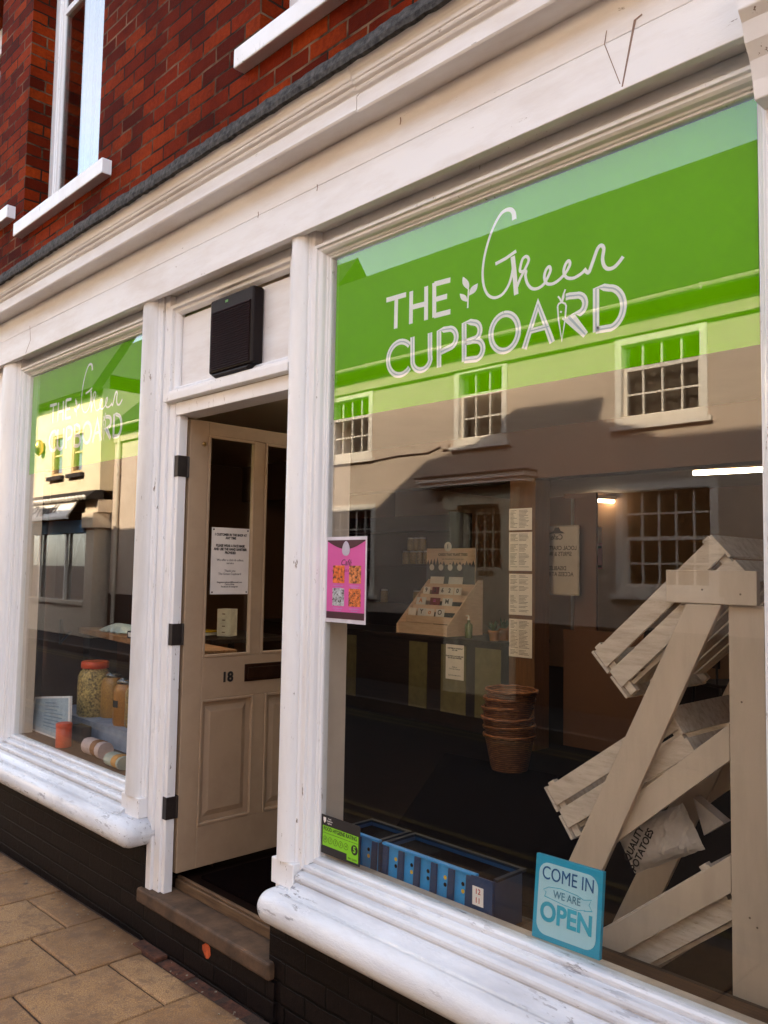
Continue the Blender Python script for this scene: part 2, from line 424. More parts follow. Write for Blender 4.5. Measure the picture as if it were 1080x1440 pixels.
M['orange'] = plain('orange_print', (0.72,0.20,0.02), 0.5, 0.5, 90)
M['slategrey'] = plain('slate_grey_card', (0.10,0.10,0.11), 0.7)
M['acrylic'] = plain('frosted_acrylic', (0.46,0.38,0.31), 0.35, 0.05)
# street side
M['render'] = plain('grey_render', (0.54,0.43,0.33), 0.9, 0.07, 2.5, 0.25)
M['sash'] = plain('sash_paint', (0.86,0.78,0.66), 0.5, 0.06)
M['rooftile'] = plain('roof_tiles', (0.012,0.008,0.006), 0.9, 0.4, 7, 0.8)
M['gutter'] = plain('gutter_plastic', (0.55,0.47,0.36), 0.5)
M['yrender'] = plain('yellow_render', (0.66,0.55,0.36), 0.85, 0.05, 3)
M['ytrim'] = plain('ochre_trim', (0.62,0.42,0.20), 0.8, 0.1, 6)
M['caf'] = plain('cafe_joinery', (0.66,0.53,0.38), 0.6, 0.1)
M['cafsign'] = plain('cafe_sign_board', (0.78,0.72,0.64), 0.6, 0.05)
M['cafblue'] = plain('blue_blind', (0.03,0.25,0.50), 0.6)
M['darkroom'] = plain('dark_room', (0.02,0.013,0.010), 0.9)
M['curtain'] = plain('net_curtain', (0.34,0.27,0.22), 0.9, 0.2)
M['houseDoor'] = plain('sage_door_paint', (0.74,0.66,0.46), 0.5)
M['redglass'] = plain('red_curtain', (0.14,0.02,0.02), 0.7)
M['darkplinth'] = plain('dark_plinth_paint', (0.03,0.015,0.010), 0.7)
M['asphalt'] = plain('asphalt', (0.015,0.011,0.009), 0.95, 0.25, 30, 0.6)
M['kerb'] = plain('kerb_stone', (0.09,0.07,0.055), 0.85, 0.2, 12)
M['darkbrick'] = bricks('brown_brick', [(0.10,0.04,0.025),(0.14,0.06,0.035),(0.18,0.08,0.045)], (0.16,0.12,0.09))
M['label'] = plain('black_label', (0.02,0.02,0.02), 0.7)
M['carddull'] = plain('dull_screw', (0.16,0.11,0.07), 0.6)
M['goldwire'] = plain('gold_text', (0.55,0.5,0.3), 0.6)
M['carddk'] = plain('maroon_card', (0.22,0.03,0.03), 0.6)

def wicker():
    t = NT('wicker'); g = t.new('ShaderNodeTexCoord'); sp = t.new('ShaderNodeSeparateXYZ'); t.link(g.outputs['Object'], sp.inputs[0])
    at2 = t.new('ShaderNodeMath'); at2.operation = 'ARCTAN2'; t.link(sp.outputs[1], at2.inputs[0]); t.link(sp.outputs[0], at2.inputs[1])
    cb = t.new('ShaderNodeCombineXYZ'); t.link(at2.outputs[0], cb.inputs[0]); t.link(sp.outputs[2], cb.inputs[1])
    b = t.new('ShaderNodeTexBrick'); b.inputs['Scale'].default_value = 1; b.inputs['Brick Width'].default_value = 0.16; b.inputs['Row Height'].default_value = 0.014
    b.inputs['Mortar Size'].default_value = 0.003; b.inputs['Mortar Smooth'].default_value = 0.6
    b.inputs['Color1'].default_value = (0.38,0.15,0.055,1); b.inputs['Color2'].default_value = (0.21,0.072,0.026,1); b.inputs['Mortar'].default_value = (0.02,0.006,0.003,1)
    t.link(cb.outputs[0], b.inputs['Vector'])
    inv = t.new('ShaderNodeInvert'); t.link(b.outputs['Fac'], inv.inputs['Color'])
    return t.bsdf(b.outputs['Color'], 0.5, inv.outputs[0], 0.9, 0.006)
M['wicker'] = wicker()

def slabs():
    t = NT('paving_slabs'); v = t.coord()
    oi = t.new('ShaderNodeNewGeometry')
    rnd = oi.outputs['Random Per Island']
    n = t.noise(v, 3.2, 6, 0.65); n2 = t.noise(v, 240, 3, 0.8); n3 = t.noise(v, 28, 5, 0.7); n4 = t.noise(v, 11, 6, 0.75)
    c = t.ramp(rnd, [(0, (0.47,0.25,0.085)), (1, (0.60,0.35,0.140))])
    c = t.mix(t.ramp(n, [(0.40, (0,0,0)), (0.72, (0.85,)*3)]), c, (0.16,0.075,0.028))
    c = t.mix(t.ramp(n3, [(0.45, (0,0,0)), (0.75, (0.45,)*3)]), c, (0.52,0.36,0.22))
    c = t.mix(t.ramp(n4, [(0.50, (0,0,0)), (0.60, (0.7,)*3)]), c, (0.20,0.115,0.06))
    c = t.mix(t.ramp(n2, [(0.42, (0.85,)*3), (0.60, (0,0,0))]), c, (0.18,0.10,0.055))
    vo = t.new('ShaderNodeTexVoronoi'); vo.inputs['Scale'].default_value = 6.5; t.link(v, vo.inputs['Vector'])
    gm = t.ramp(vo.outputs['Distance'], [(0.085, (1,1,1)), (0.115, (0,0,0))])
    sp = t.new('ShaderNodeSeparateColor'); t.link(vo.outputs['Color'], sp.inputs[0])
    gm = t.mix(1.0, gm, t.ramp(sp.outputs[0], [(0.60, (0,0,0)), (0.64, (0.75,)*3)]), 'MULTIPLY')
    c = t.mix(gm, c, (0.10,0.065,0.042))
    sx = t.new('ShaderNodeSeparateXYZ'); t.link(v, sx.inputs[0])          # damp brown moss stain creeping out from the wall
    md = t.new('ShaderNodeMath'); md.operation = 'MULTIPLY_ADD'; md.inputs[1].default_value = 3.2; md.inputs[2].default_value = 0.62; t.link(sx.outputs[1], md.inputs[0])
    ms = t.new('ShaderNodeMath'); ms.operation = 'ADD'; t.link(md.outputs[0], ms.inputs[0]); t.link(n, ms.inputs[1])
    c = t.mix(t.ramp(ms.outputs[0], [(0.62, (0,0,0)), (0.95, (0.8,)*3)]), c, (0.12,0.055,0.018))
    h = t.mix(0.5, n2, n3)
    return t.bsdf(c, 0.75, h, 1.0, 0.006, spec=0.4)
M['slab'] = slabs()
M['grit'] = plain('joint_grit', (0.045,0.022,0.012), 0.95, 0.5, 90, 0.8)

# ------------------------------------------------------------------ ground, road, pavements
def gz(x): return -0.085 + 0.018 * (max(-8, min(4, x)) + 3.0)
g = MB(); g.add([(-1500,-1500,-0.34),(1500,-1500,-0.34),(1500,1500,-0.34),(-1500,1500,-0.34)], [(0,1,2,3)])
tag(g.build('ground', M['grit']), kind='structure')
rd = MB(); rd.box(-80, 80, -5.55, -1.98, -0.30, -0.235); tag(rd.build('road', M['asphalt']), kind='structure')
pb = MB()
xs = [-40,-8,4,40]
for i in range(3):
    a, b = xs[i], xs[i+1]
    pb.add([(a,-1.85,gz(a)-0.012),(b,-1.85,gz(b)-0.012),(b,0.06,gz(b)-0.012),(a,0.06,gz(a)-0.012),
            (a,-1.85,-0.32),(b,-1.85,-0.32),(b,0.06,-0.32),(a,0.06,-0.32)], [(0,1,2,3),(4,5,1,0),(3,2,6,7)])
tag(pb.build('pavement_bed', M['grit']), kind='structure')
sl = MB()
def slab(x0, x1, y0, y1):
    gp = random.uniform(0.0045,0.0065); b = 0.009; j = random.uniform(-0.002, 0.002)
    x0 += gp; x1 -= gp; y0 += gp; y1 -= gp
    vs = []
    for (ins, dz) in ((0, -0.05), (0, -b*0.8), (b*0.35, -b*0.25), (b, 0)):
        for x, y in ((x0+ins,y0+ins),(x1-ins,y0+ins),(x1-ins,y1-ins),(x0+ins,y1-ins)):
            vs.append((x, y, gz(x) + dz + j + 0.002*(x-x0)*random.uniform(-1,1)))
    fs = [(12,13,14,15)]
    for k in range(3):
        for i in range(4): fs.append((k*4+i, k*4+(i+1)%4, k*4+4+(i+1)%4, k*4+4+i))
    sl.add(vs, fs)
joints = {-2.88:[-0.66,-1.10,-1.55], -3.35:[-0.255,-0.68,-1.2], -3.815:[-0.39,-0.645+0.0,-1.15][:1]+[-0.95,-1.4], -4.28:[-0.222,-0.70,-1.3], -4.755:[-0.45,-1.0,-1.5]}
joints = {-3.345:[-0.255,-0.64,-1.15], -3.81:[-0.388,-0.86,-1.4], -4.275:[-0.224,-0.72,-1.22], -4.75:[-0.46,-0.98,-1.5], -2.88:[-0.50,-0.95,-1.42]}
x = -4.75 - 0.467*14
while x < 2.5:
    key = min(joints, key=lambda k: abs(k - x))
    js = joints[key] if abs(key - x) < 0.05 else [-random.uniform(0.2,0.5), -random.uniform(0.65,0.95), -random.uniform(1.15,1.5)]
    ys = [-0.046 if x < -3.5 else -0.105] + js + [-1.72]
    for k in range(len(ys)-1): slab(x, x + 0.467, ys[k+1], ys[k])
    x += 0.467
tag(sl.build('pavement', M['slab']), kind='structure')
kb = MB()
x = -12.0
while x < 4:
    kb.box(x+0.004, x+0.896, -1.85+0.0, -1.722, -0.30, gz(x)-0.003); x += 0.9
tag(kb.build('kerb', M['kerb']), kind='structure')
for yy in (-5.30,-5.12,-2.30,-2.48):
    yl = MB(); yl.box(-60,40,yy,yy+0.06,-0.2345,-0.231); tag(yl.build('road_marking', plain('yellow_line', (0.12,0.08,0.015), 0.8)), kind='structure')
fk = MB(); fk.box(-60, 40, -6.85, -5.68, -0.32, -0.10); tag(fk.build('far_pavement', M['asphalt']), kind='structure')
fk = MB(); fk.box(-60, 40, -5.68, -5.55, -0.32, -0.105); tag(fk.build('far_kerb', M['kerb']), kind='structure')
dr = MB()                                                       # dirt strip and brick margin along the shop foot
xq = -3.44
while xq < -2.42:
    zq = -0.090 + random.uniform(-0.006, 0.006); dr.box(xq, xq + random.uniform(0.19, 0.215), -0.103 + random.uniform(-0.004,0.004), -0.0425, -0.20, zq); xq += 0.226; 
tag(dr.build('brick_margin', plain('margin_brick', (0.080,0.026,0.011), 0.95, 0.85, 22, 1.0), None, bevel=0.004), kind='structure')

random.seed(31)
lt = MB()
for i in range(70):
    X = random.uniform(-5.2, -2.0); Y = -0.06 - abs(random.gauss(0, 0.05)); r_ = random.uniform(0.0015, 0.006); Z = gz(X) + 0.003
    a0 = random.uniform(0, 6); k = random.choice((3,4,5))
    lt.prism([(X + r_*math.cos(a0+2*math.pi*j/k)*random.uniform(0.6,1.3), Y + r_*math.sin(a0+2*math.pi*j/k), Z) for j in range(k)], (0,0,random.uniform(0.001,0.004)))
tag(lt.build('grit_and_paint_flakes', plain('paint_flake', (0.24,0.19,0.13), 0.8, 0.8, 200)), 'scattered grit and pale paint flakes on the paving along the foot of the shopfront', 'litter', kind='stuff')
# ------------------------------------------------------------------ the shop
WR = (-2.315, -0.770, 0.540, 2.695)      # right display window glass x0,x1,z0,z1
WL = (-5.150, -3.690, 0.540, 2.695)
shop = empty('shop_building', (-3.0, 0.15, -0.1), 'red brick shop with white painted timber shopfront and two large display windows', 'shop')
roof_prof = [(-30,6.85),(-19.5,6.85),(-19.2,6.65),(-13,6.6),(-8.25,6.75),(-7.22,7.40),(-6.35,7.51),(-5.62,7.96),(-4.30,7.93),(-4.42,7.68),(-3.55,7.37),(5.5,7.33)]
ops = [(-7.30,-5.96,3.99,5.60), (-5.393,-4.330,3.72,5.60), (-2.82,-1.75,3.755,5.60), (-0.4,0.67,3.755,5.6)]
bw = MB()
wall(bw, -30, 5.5, 3.15, 6.0, ops, 0.0, 0.22)
pts = [(-30,0,6.0)] + [(x,0,z) for x,z in roof_prof] + [(5.5,0,6.0)]
front = [Vector(p) for p in pts]
n = len(front); bw.add(front + [p + Vector((0,0.34,0)) for p in front], [tuple(range(n))] + [(i,(i+1)%n,n+(i+1)%n,n+i) for i in range(n-1)] + [tuple(range(2*n-1,n-1,-1))])
bw.add([(-30,0.34,3.15),(5.5,0.34,3.15),(5.5,0.34,6.0),(-30,0.34,6.0)], [(0,1,2,3)])
bw.box(-30, -5.62, 0.0, 0.3, 0.28, 3.15); bw.box(-0.30, 5.5, 0.0, 0.3, 0.28, 3.15)
wall_ob = bw.build('brick_wall', M['brick'], shop)
rb = MB(); rb.box(-13, 5.5, 0.34, 9.2, 6.1, 6.3); rb.box(-13, 5.5, 9.0, 9.2, -0.1, 6.1); rb.box(-13,-12.8,0.34,9.0,-0.1,6.1); rb.box(5.3,5.5,0.34,9.0,-0.1,6.1)
rb.build('roof_and_rear_wall', M['darkbrick'], shop)

# lead capped cornice and fascia
CX0, CX1 = -6.4, 1.6
cn = MB()
prof = [(0.0,3.055),(-0.10,3.055),(-0.190,3.045),(-0.195,3.052),(-0.195,3.100),(-0.188,3.106),(-0.188,3.111),(-0.199,3.116),(-0.203,3.122),(-0.203,3.127),(-0.214,3.131),(-0.217,3.137),(-0.217,3.141),(-0.222,3.143)]
cav = [(-0.222 - 0.030*(1-math.cos(t)), 3.146 + 0.034*math.sin(t)) for t in [i*math.pi/2/6 for i in range(7)]]
prof += cav + [(-0.254,3.19),(0.0,3.22)]
segs = [CX0, -5.0, -1.975, CX1]
for i in range(3):
    dz = [0.002,0,-0.003][i]
    cn.prism_x([(y - (0.002 if i == 1 else 0), z + dz) for y, z in prof], segs[i] + 0.0012, segs[i+1] - 0.0012)
cn.build('cornice', M['fascia'], shop, bevel=0.002)
ld = MB(); X = CX0; prev = None
rows = []
while X <= CX1 + 0.001:
    zb = 3.174 + random.uniform(-0.0022, 0.0016); zt = 3.232 + random.uniform(-0.003, 0.0035); yb = -0.262 + random.uniform(-0.0022, 0.002)
    rows.append([(X, yb+0.014, zb-0.001), (X, yb, zb), (X, yb - 0.002, zb+0.02), (X, yb + 0.008, zt), (X, 0.004, 3.34 + random.uniform(-0.01,0.01)), (X, 0.004, 3.30)])
    X += 0.028
vs = [p for r_ in rows for p in r_]; fs = []
for i in range(len(rows)-1):
    for k in range(6):
        k2 = (k+1) % 6; fs.append((i*6+k, (i+1)*6+k, (i+1)*6+k2, i*6+k2))
ld.add(vs, fs); ld.build('lead_flashing', M['lead'], shop)

fa = MB()
fa.box(CX0, CX1, -0.100, -0.072, 2.782, 2.927)
fa.box(CX0, CX1, -0.0985, 0.0, 2.9285, 3.054)
fa.build('fascia_board', M['fascia'], shop, bevel=0.003)
fs_ = MB()
fs_.box(CX0, CX1, -0.0715, 0.02, 2.8065, 2.82); fs_.build('fascia_soffit', M['white'], shop)
#                                       # splits in the fascia paint
def crack(pts, w, y=-0.1004): MB().ribbon(pts, w, y, 0.0005).build('paint_crack', M['crackline'], shop)
A1 = [at(*q, -0.1) for q in [(903,20),(893,28),(875,122)]]; crack([(p.x,p.z) for p in A1], 0.004)
A1 = [at(*q, -0.1) for q in [(853,43),(850,62),(872,118)]]; crack([(p.x,p.z) for p in A1], 0.0022, -0.1002)
A1 = [at(*q, -0.1) for q in [(42,458),(43,478),(36,497)]]; crack([(p.x,p.z) for p in A1], 0.004)
for (qx,qy) in [(446,264),(363,302),(563,170)]:
    p_ = at(qx,qy,-0.1); crack([(p_.x,p_.z+0.012),(p_.x+0.002,p_.z),(p_.x-0.001,p_.z-0.012)], 0.004)

# display windows: mouldings, pane, sill
head = [(0,0.03),(0,-0.045),(0.018,-0.045),(0.022,-0.036),(0.034,-0.034),(0.044,-0.026),(0.050,-0.012),(0.058,-0.010),(0.062,-0.004),(0.070,-0.003),(0.074,0.004),(0.074,0.03)]
head = [(u*0.65, y) for u, y in head]
def display_window(W, name, label):
    x0, x1, z0, z1 = W
    f = MB(); f.frame(head, x0-0.048, x1+0.048, z0-0.05, z1+0.048, 'rtl')
    f.box(x0-0.06, x1+0.06, -0.004, 0.028, z1+0.0485, 2.806)
    fr = f.build('display_window', M['white'], shop, bevel=0.0015); fr['label'] = label
    p = MB(); p.box(x0-0.004, x1+0.004, 0.006, 0.012, z0-0.01, z1+0.004); p.build('glass_pane', M['glass'], fr)
    s = MB()
    sx0, sx1 = (-2.360, -0.60) if W is WR else (-5.45, -3.60)
    pr = [(0.03,0.540),(-0.006,0.538),(-0.012,0.532),(-0.012,0.519),(-0.034,0.515),(-0.040,0.510),(-0.042,0.503),(-0.040,0.496),(-0.035,0.494),(-0.035,0.491),(-0.060,0.486),(-0.067,0.480),(-0.069,0.472),(-0.067,0.464),(-0.062,0.461),(-0.062,0.457),(-0.080,0.450),(-0.094,0.438),(-0.106,0.431),(-0.12,0.428)]
    pr += [(-0.030,0.428),(0.03,0.428)]
    s.prism_x(pr, sx0, sx1)
    s.build('sill_moulding', M['sill'], fr, bevel=0.002)
    b = MB()                                                    # bull-nose, returned at its open end
    bx0, bx1 = (-2.487, -0.40) if W is WR else (-5.8, -3.430)
    rr = 0.060; cy, cz = -0.105, 0.368
    arc = [(cy - rr*math.sin(t), cz + rr*math.cos(t)) for t in [math.pi*i/14 for i in range(15)]]
    ring = [(0.02, cz+rr)] + arc + [(0.02, cz-rr)]
    stations = []
    ends = [0.0, 0.12, 0.3, 0.5, 0.7, 0.87, 1.0]
    if W is WR:
        st = [(bx0 + rr*(1-math.sin(e*math.pi/2)), math.cos(e*math.pi/2)) for e in [1,0.85,0.7,0.5,0.3,0.15,0]]
        st = [(bx0 + rr*(1-math.cos(a)), math.sin(a)) for a in [0.05,0.35,0.65,0.95,1.25,math.pi/2]] + [(bx1, 1)]
    else:
        st = [(bx0, 1)] + [(bx1 - rr*(1-math.cos(a)), math.sin(a)) for a in [math.pi/2,1.25,0.95,0.65,0.35,0.05]]
    vs = []; nn = len(ring); fs = []
    for X, k in st:
        for (y, z) in ring: vs.append((X, y if y > cy else cy + (y-cy)*k, cz + (z-cz)*k))
    for i in range(len(st)-1):
        for j in range(nn): fs.append((i*nn+j, i*nn+(j+1)%nn, (i+1)*nn+(j+1)%nn, (i+1)*nn+j))
    b.add(vs, fs, True); b.add(vs[:nn], [tuple(range(nn))]); b.add(vs[-nn:], [tuple(range(nn))])
    b.build('bullnose_sill', M['sill'], fr)
    led = MB(); lz = 0.536 if W is WL else 0.470
    if W is WR: MB().box(x0-0.05, x1+0.05, 0.031, 0.066, 0.45, 0.5375).build('inner_bead', M['inner'], fr, bevel=0.002)
    led.box(x0-0.05, x1+0.05, 0.067 if W is WR else 0.031, 0.26, lz-0.03, lz); led.build('inner_ledge', M['ledge'], fr, bevel=0.002)
    return fr
dwR = display_window(WR, 'display_window', 'wide right hand display window with fruit stand behind it')
dwL = display_window(WL, 'display_window', 'narrow left hand display window with storage jars behind it')
# pilasters: a half round shaft between stepped fillets on a square plinth
def pilaster(x0, x1, z0, z1, plinth=True):
    m = MB(); w = x1 - x0; c = (x0+x1)/2
    pr = [(x0,0.02),(x0,-0.040),(x0+0.012,-0.044),(x0+0.016,-0.052)]
    k = w/2 - 0.020
    pr += [(c - k*math.cos(t), -0.052 - 0.034*math.sin(t)) for t in [math.pi*i/12 for i in range(13)]]
    pr += [(x1-0.016,-0.052),(x1-0.012,-0.044),(x1,-0.040),(x1,0.02)]
    vs = [(x,y,z0) for x,y in pr] + [(x,y,z1) for x,y in pr]; n = len(pr)
    m.add(vs, [(i,(i+1)%n,n+(i+1)%n,n+i) for i in range(n)]); m.add(vs, [tuple(range(n)), tuple(range(2*n-1,n-1,-1))])
    o = m.build('pilaster', M['white'], shop, bevel=0.001)
    if plinth:
        q = MB(); q.box(x0, x1, -0.074, 0.02, z0-0.09, z0-0.001); q.build('plinth_block', M['white'], o, bevel=0.004)
    return o
pilaster(-2.492, -2.366, 0.517, 2.806)
pilaster(-3.640, -3.478, 0.517, 2.806)
pilaster(-5.45, -5.199, 0.517, 2.806)
MB().box(-5.62,-5.4505,-0.034,0.02,0.32,2.806).build('end_board', M['white'], shop)
pilaster(-0.694, -0.50, 0.517, 2.62)
cp = MB()                                                       # console capital at the right end of the fascia
cprof = [(0.0,2.62),(-0.10,2.62),(-0.11,2.66),(-0.125,2.70),(-0.15,2.73),(-0.165,2.77),(-0.185,2.79),(-0.185,2.815),(-0.205,2.83),(-0.215,2.86),(-0.215,2.89),(0.0,2.90)]
cp.prism_x(cprof, -0.735, -0.45); cp.build('console_capital', M['white'], shop, bevel=0.003)

# door surround
ds = MB()
ds.box(-3.474, -3.432, -0.030, 0.05, 0.12, 2.806); ds.box(-3.4315, -3.381, -0.016, 0.04, 0.12, 2.29); ds.box(-3.3805, -3.353, -0.006, 0.036, 0.12, 2.236)
ds.box(-2.512, -2.4935, -0.030, 0.05, 0.33, 2.806); ds.box(-2.548, -2.5125, -0.010, 0.095, 0.345, 2.236)
ds.box(-3.3805, -2.5125, -0.012, 0.095, 2.2365, 2.296)
ds.build('door_frame', M['white'], shop, bevel=0.003)
tp = MB(); tp.box(-3.431, -2.513, 0.018, 0.05, 2.330, 2.70); tp.build('transom_panel', M['fascia'], shop)
tm = MB(); tm.box(-3.431,-2.513,0.0,0.017,2.7525,2.806)
tm.frame([(0,0.017),(0,-0.030),(0.016,-0.030),(0.020,-0.016),(0.032,-0.012),(0.040,0.004),(0.040,0.017)], -3.431, -2.513, 2.335, 2.752)
tm.box(-3.437, -2.510, -0.046, -0.004, 2.300, 2.334)
tm.build('transom_moulding', M['white'], shop, bevel=0.002)
th = MB(); th.box(-3.4, -2.49, 0.076, 0.105, 0.10, 0.160); th.box(-3.395, -2.495, 0.084, 0.100, 0.160, 0.172); th.build('timber_threshold', M['oak'], shop, bevel=0.004)
st = MB(); st.box(-3.505, -2.515, -0.056, 0.0755, 0.060, 0.124); st.build('stone_step', M['stone'], shop, bevel=0.012, seg=3)
sr = MB(); sr.box(-3.47, -2.50, -0.042, 0.074, -0.2, 0.0595); sr.build('step_riser', M['blackbrick'], shop)
pt = MB(); random.seed(3)
pc = at(291,1336,-0.043); ang = [i*2*math.pi/11 for i in range(11)]
pt.prism([(pc.x + math.cos(a)*0.034*random.uniform(0.6,1.1), -0.0435, pc.z-0.0 + math.sin(a)*0.032*random.uniform(0.7,1.15)) for a in ang], (0,0.001,0))
pt.build('bare_brick_patch', M['terracotta'] and plain('bare_brick', (0.42,0.07,0.015), 0.9, 0.4, 40), shop)
# black stall risers under the windows
sr2 = MB(); sr2.box(-2.468, 5.5, -0.034, 0.02, -0.25, 0.315); sr2.box(-30, -3.474, -0.034, 0.02, -0.25, 0.315); sr2.box(-3.474,-3.432,-0.0335,0.02,-0.25,0.12)
sr2.box(-2.548,-2.4685,-0.030,0.095,-0.20,0.344); sr2.build('stall_riser', M['blackbrick'], shop)

# the open door (swung inwards, its street face to +x)
door = MB()
DX = -3.352; DT = 0.044
def dbox(y0,y1,z0,z1,xo=0,xi=DT): door.box(DX-xi, DX-xo, y0, y1, z0, z1)
DY0, DY1, DZ0, DZ1 = 0.052, 0.842, 0.196, 2.228
dbox(DY0,0.150,DZ0,DZ1); dbox(0.740,DY1,DZ0,DZ1)
dbox(0.150,0.740,2.165,DZ1); dbox(0.150,0.740,0.945,1.135); dbox(0.150,0.740,DZ0,0.380)
dbox(0.420,0.475,1.135,2.165,0.001); dbox(0.445,0.510,0.380,0.945,0.001)
dr_ = door.build('open_door', M['door'], shop, bevel=0.003)
pn = MB()
for (a,b,c,d) in ((0.150,0.445,0.380,0.945),(0.510,0.740,0.380,0.945)):
    pn.box(DX-0.034, DX-0.018, a, b, c, d)
    i1, i2 = 0.035, 0.06
    vs = [(DX-0.018,a+i1,c+i1),(DX-0.018,b-i1,c+i1),(DX-0.018,b-i1,d-i1),(DX-0.018,a+i1,d-i1),(DX-0.009,a+i2,c+i2),(DX-0.009,b-i2,c+i2),(DX-0.009,b-i2,d-i2),(DX-0.009,a+i2,d-i2)]
    pn.add(vs, [(0,1,5,4),(1,2,6,5),(2,3,7,6),(3,0,4,7),(4,5,6,7)])
pn.build('raised_panel', M['door'], dr_, bevel=0.0015)
bd = MB()
for (a,b,c,d) in ((0.150,0.420,1.135,2.165),(0.475,0.740,1.135,2.165),(0.150,0.445,0.380,0.945),(0.510,0.740,0.380,0.945)):
    for q in ((a,a+0.013,c,d),(b-0.013,b,c,d),(a+0.013,b-0.013,c,c+0.013),(a+0.013,b-0.013,d-0.013,d)): bd.box(DX-0.016, DX+0.003, *q)
bd.build('panel_beading', M['door'], dr_, bevel=0.003)
for (a,b) in ((0.150,0.420),(0.475,0.740)):
    q = MB(); q.box(DX-0.026, DX-0.021, a, b, 1.135, 2.165); q.build('door_pane', M['glass'], dr_)
lb = MB(); lb.box(DX, DX+0.006, 0.385, 0.650, 1.010, 1.092); lb.box(DX+0.006, DX+0.011, 0.400, 0.636, 1.020, 1.076)
l_ = lb.build('letterbox', plain('bronzed_letterbox', (0.05,0.022,0.012), 0.35, 0.3, metallic=0.6), dr_, bevel=0.002)
nb = text('house_number', '18', TM(DX+0.0012, 0.290, 1.037, EAST), 0.064, M['ink'], dr_, 0.0012, 0.0022, sx=1.0)
for hz in (2.005, 1.247, 0.487):
    h = MB(); h.box(-3.381, -3.353, -0.0095, -0.0065, hz-0.048, hz+0.048); h.box(-3.3525, -3.3495, -0.0095, 0.040, hz-0.048, hz+0.048); h.box(-3.392, -3.354, 0.0465, 0.0515, hz-0.048, hz+0.048)
    h.tube([(-3.3505,0.044,hz-0.047),(-3.3505,0.044,hz+0.047)], 0.006, 8)
    h.build('door_hinge', M['ironblack'], dr_)
kn = MB(); kn.tube([(DX,0.118,2.118),(DX+0.010,0.118,2.118),(DX+0.016,0.118,2.118),(DX+0.019,0.118,2.118)],[0.004,0.004,0.010,0.006],10); kn.build('coat_knob', M['brass'], dr_)

# upper sash windows and their sills
def upper_window(x0, x1, z0, z1, label, sx0, sx1, sz):
    y = 0.150
    f = MB(); f.frame([(0,y+0.06),(0,y),(0.062,y),(0.070,y+0.008),(0.080,y+0.008),(0.080,y+0.06)], x0+0.001, x1-0.001, z0+0.001, z1)
    w = f.build('sash_window', M['white'], shop, bevel=0.002); w['label'] = label
    s = MB(); s.frame([(0,y+0.055),(0,y+0.012),(0.036,y+0.012),(0.042,y+0.020),(0.042,y+0.055)], x0+0.080, x1-0.080, z0+0.080, z1-0.080)
    zm = z0+1.45; s.box(x0+0.122, x1-0.122, y+0.012, y+0.055, zm-0.02, zm+0.02)
    s.build('sash', M['white'], w)
    p = MB(); p.box(x0+0.11, x1-0.11, y+0.021, y+0.025, z0+0.10, z1-0.10); p.build('pane', M['oldglass'], w)
    c = MB(); n = 26; W_ = (x1-x0)-0.06
    vs = []; 
    for i in range(n+1):
        X = x0+0.03+W_*i/n; Y = 0.34 + 0.02*math.sin(i*1.7)
        vs += [(X,Y,z0+0.05),(X,Y,z1-0.05),(X,Y+0.003,z0+0.05),(X,Y+0.003,z1-0.05)]
    fs = []
    for i in range(n): fs += [(i*4,i*4+4,i*4+5,i*4+1),(i*4+2,i*4+3,i*4+7,i*4+6)]
    c.add(vs, fs, True); c.build('curtain', M['curtain'], w)
    k = MB(); k.box(sx0, sx1, -0.055, y, sz, sz+0.085); k.build('stone_sill', M['white'], w, bevel=0.006)
    return w
upper_window(-5.393,-4.330,3.72,5.60,'left upper sash window with bluish reflecting glass',-5.41,-4.16,3.632)
upper_window(-2.82,-1.75,3.755,5.60,'upper sash window above the right display window',-2.93,-1.60,3.668)
upper_window(-7.30,-5.96,3.99,5.60,'upper sash window at the far left with higher sill',-7.4,-5.535,3.80)
upper_window(-0.4,0.67,3.755,5.60,'upper sash window beyond the right edge of the shopfront',-0.55,0.82,3.668)

# interior shell of the shop
FZ = 0.165
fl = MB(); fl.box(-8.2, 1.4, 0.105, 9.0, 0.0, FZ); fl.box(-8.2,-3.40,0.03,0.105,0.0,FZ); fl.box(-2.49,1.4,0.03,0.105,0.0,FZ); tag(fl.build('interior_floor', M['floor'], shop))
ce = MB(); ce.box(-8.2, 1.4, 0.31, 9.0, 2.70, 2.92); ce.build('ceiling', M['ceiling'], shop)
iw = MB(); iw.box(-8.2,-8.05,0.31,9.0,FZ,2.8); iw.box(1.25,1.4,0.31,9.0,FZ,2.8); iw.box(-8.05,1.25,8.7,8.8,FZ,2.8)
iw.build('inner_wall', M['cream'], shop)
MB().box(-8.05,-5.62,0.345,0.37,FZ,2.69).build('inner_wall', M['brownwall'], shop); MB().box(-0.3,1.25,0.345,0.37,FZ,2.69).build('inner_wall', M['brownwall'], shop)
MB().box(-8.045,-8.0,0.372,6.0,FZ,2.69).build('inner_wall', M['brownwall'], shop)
rt = MB(); 
for (ra, rb_, rc) in ((-5.235,-5.16,0.115),(-2.40,-2.325,0.12),(-0.755,-0.69,0.12)): MB().box(ra,rb_,0.013,rc,0.5365,2.69).build('window_reveal_lining', M['lining'], shop)
for (a,b,c) in ((-5.30,-3.40,0.536),(-2.49,-0.55,0.469)): MB().box(a,b,0.262,0.275,FZ,c).build('ledge_front', M['darkwood'], shop)
be = MB(); be.box(-8.05, 1.25, 3.52, 3.72, 2.30, 2.80); be.build('ceiling_beam', M['brownwall'], shop)
po = MB(); po.box(-4.18,-3.93,3.525,3.72,FZ,2.30); po.build('timber_post', wood('pine_post', (0.17,0.075,0.028),(0.11,0.045,0.016),(20,20,2)), shop)

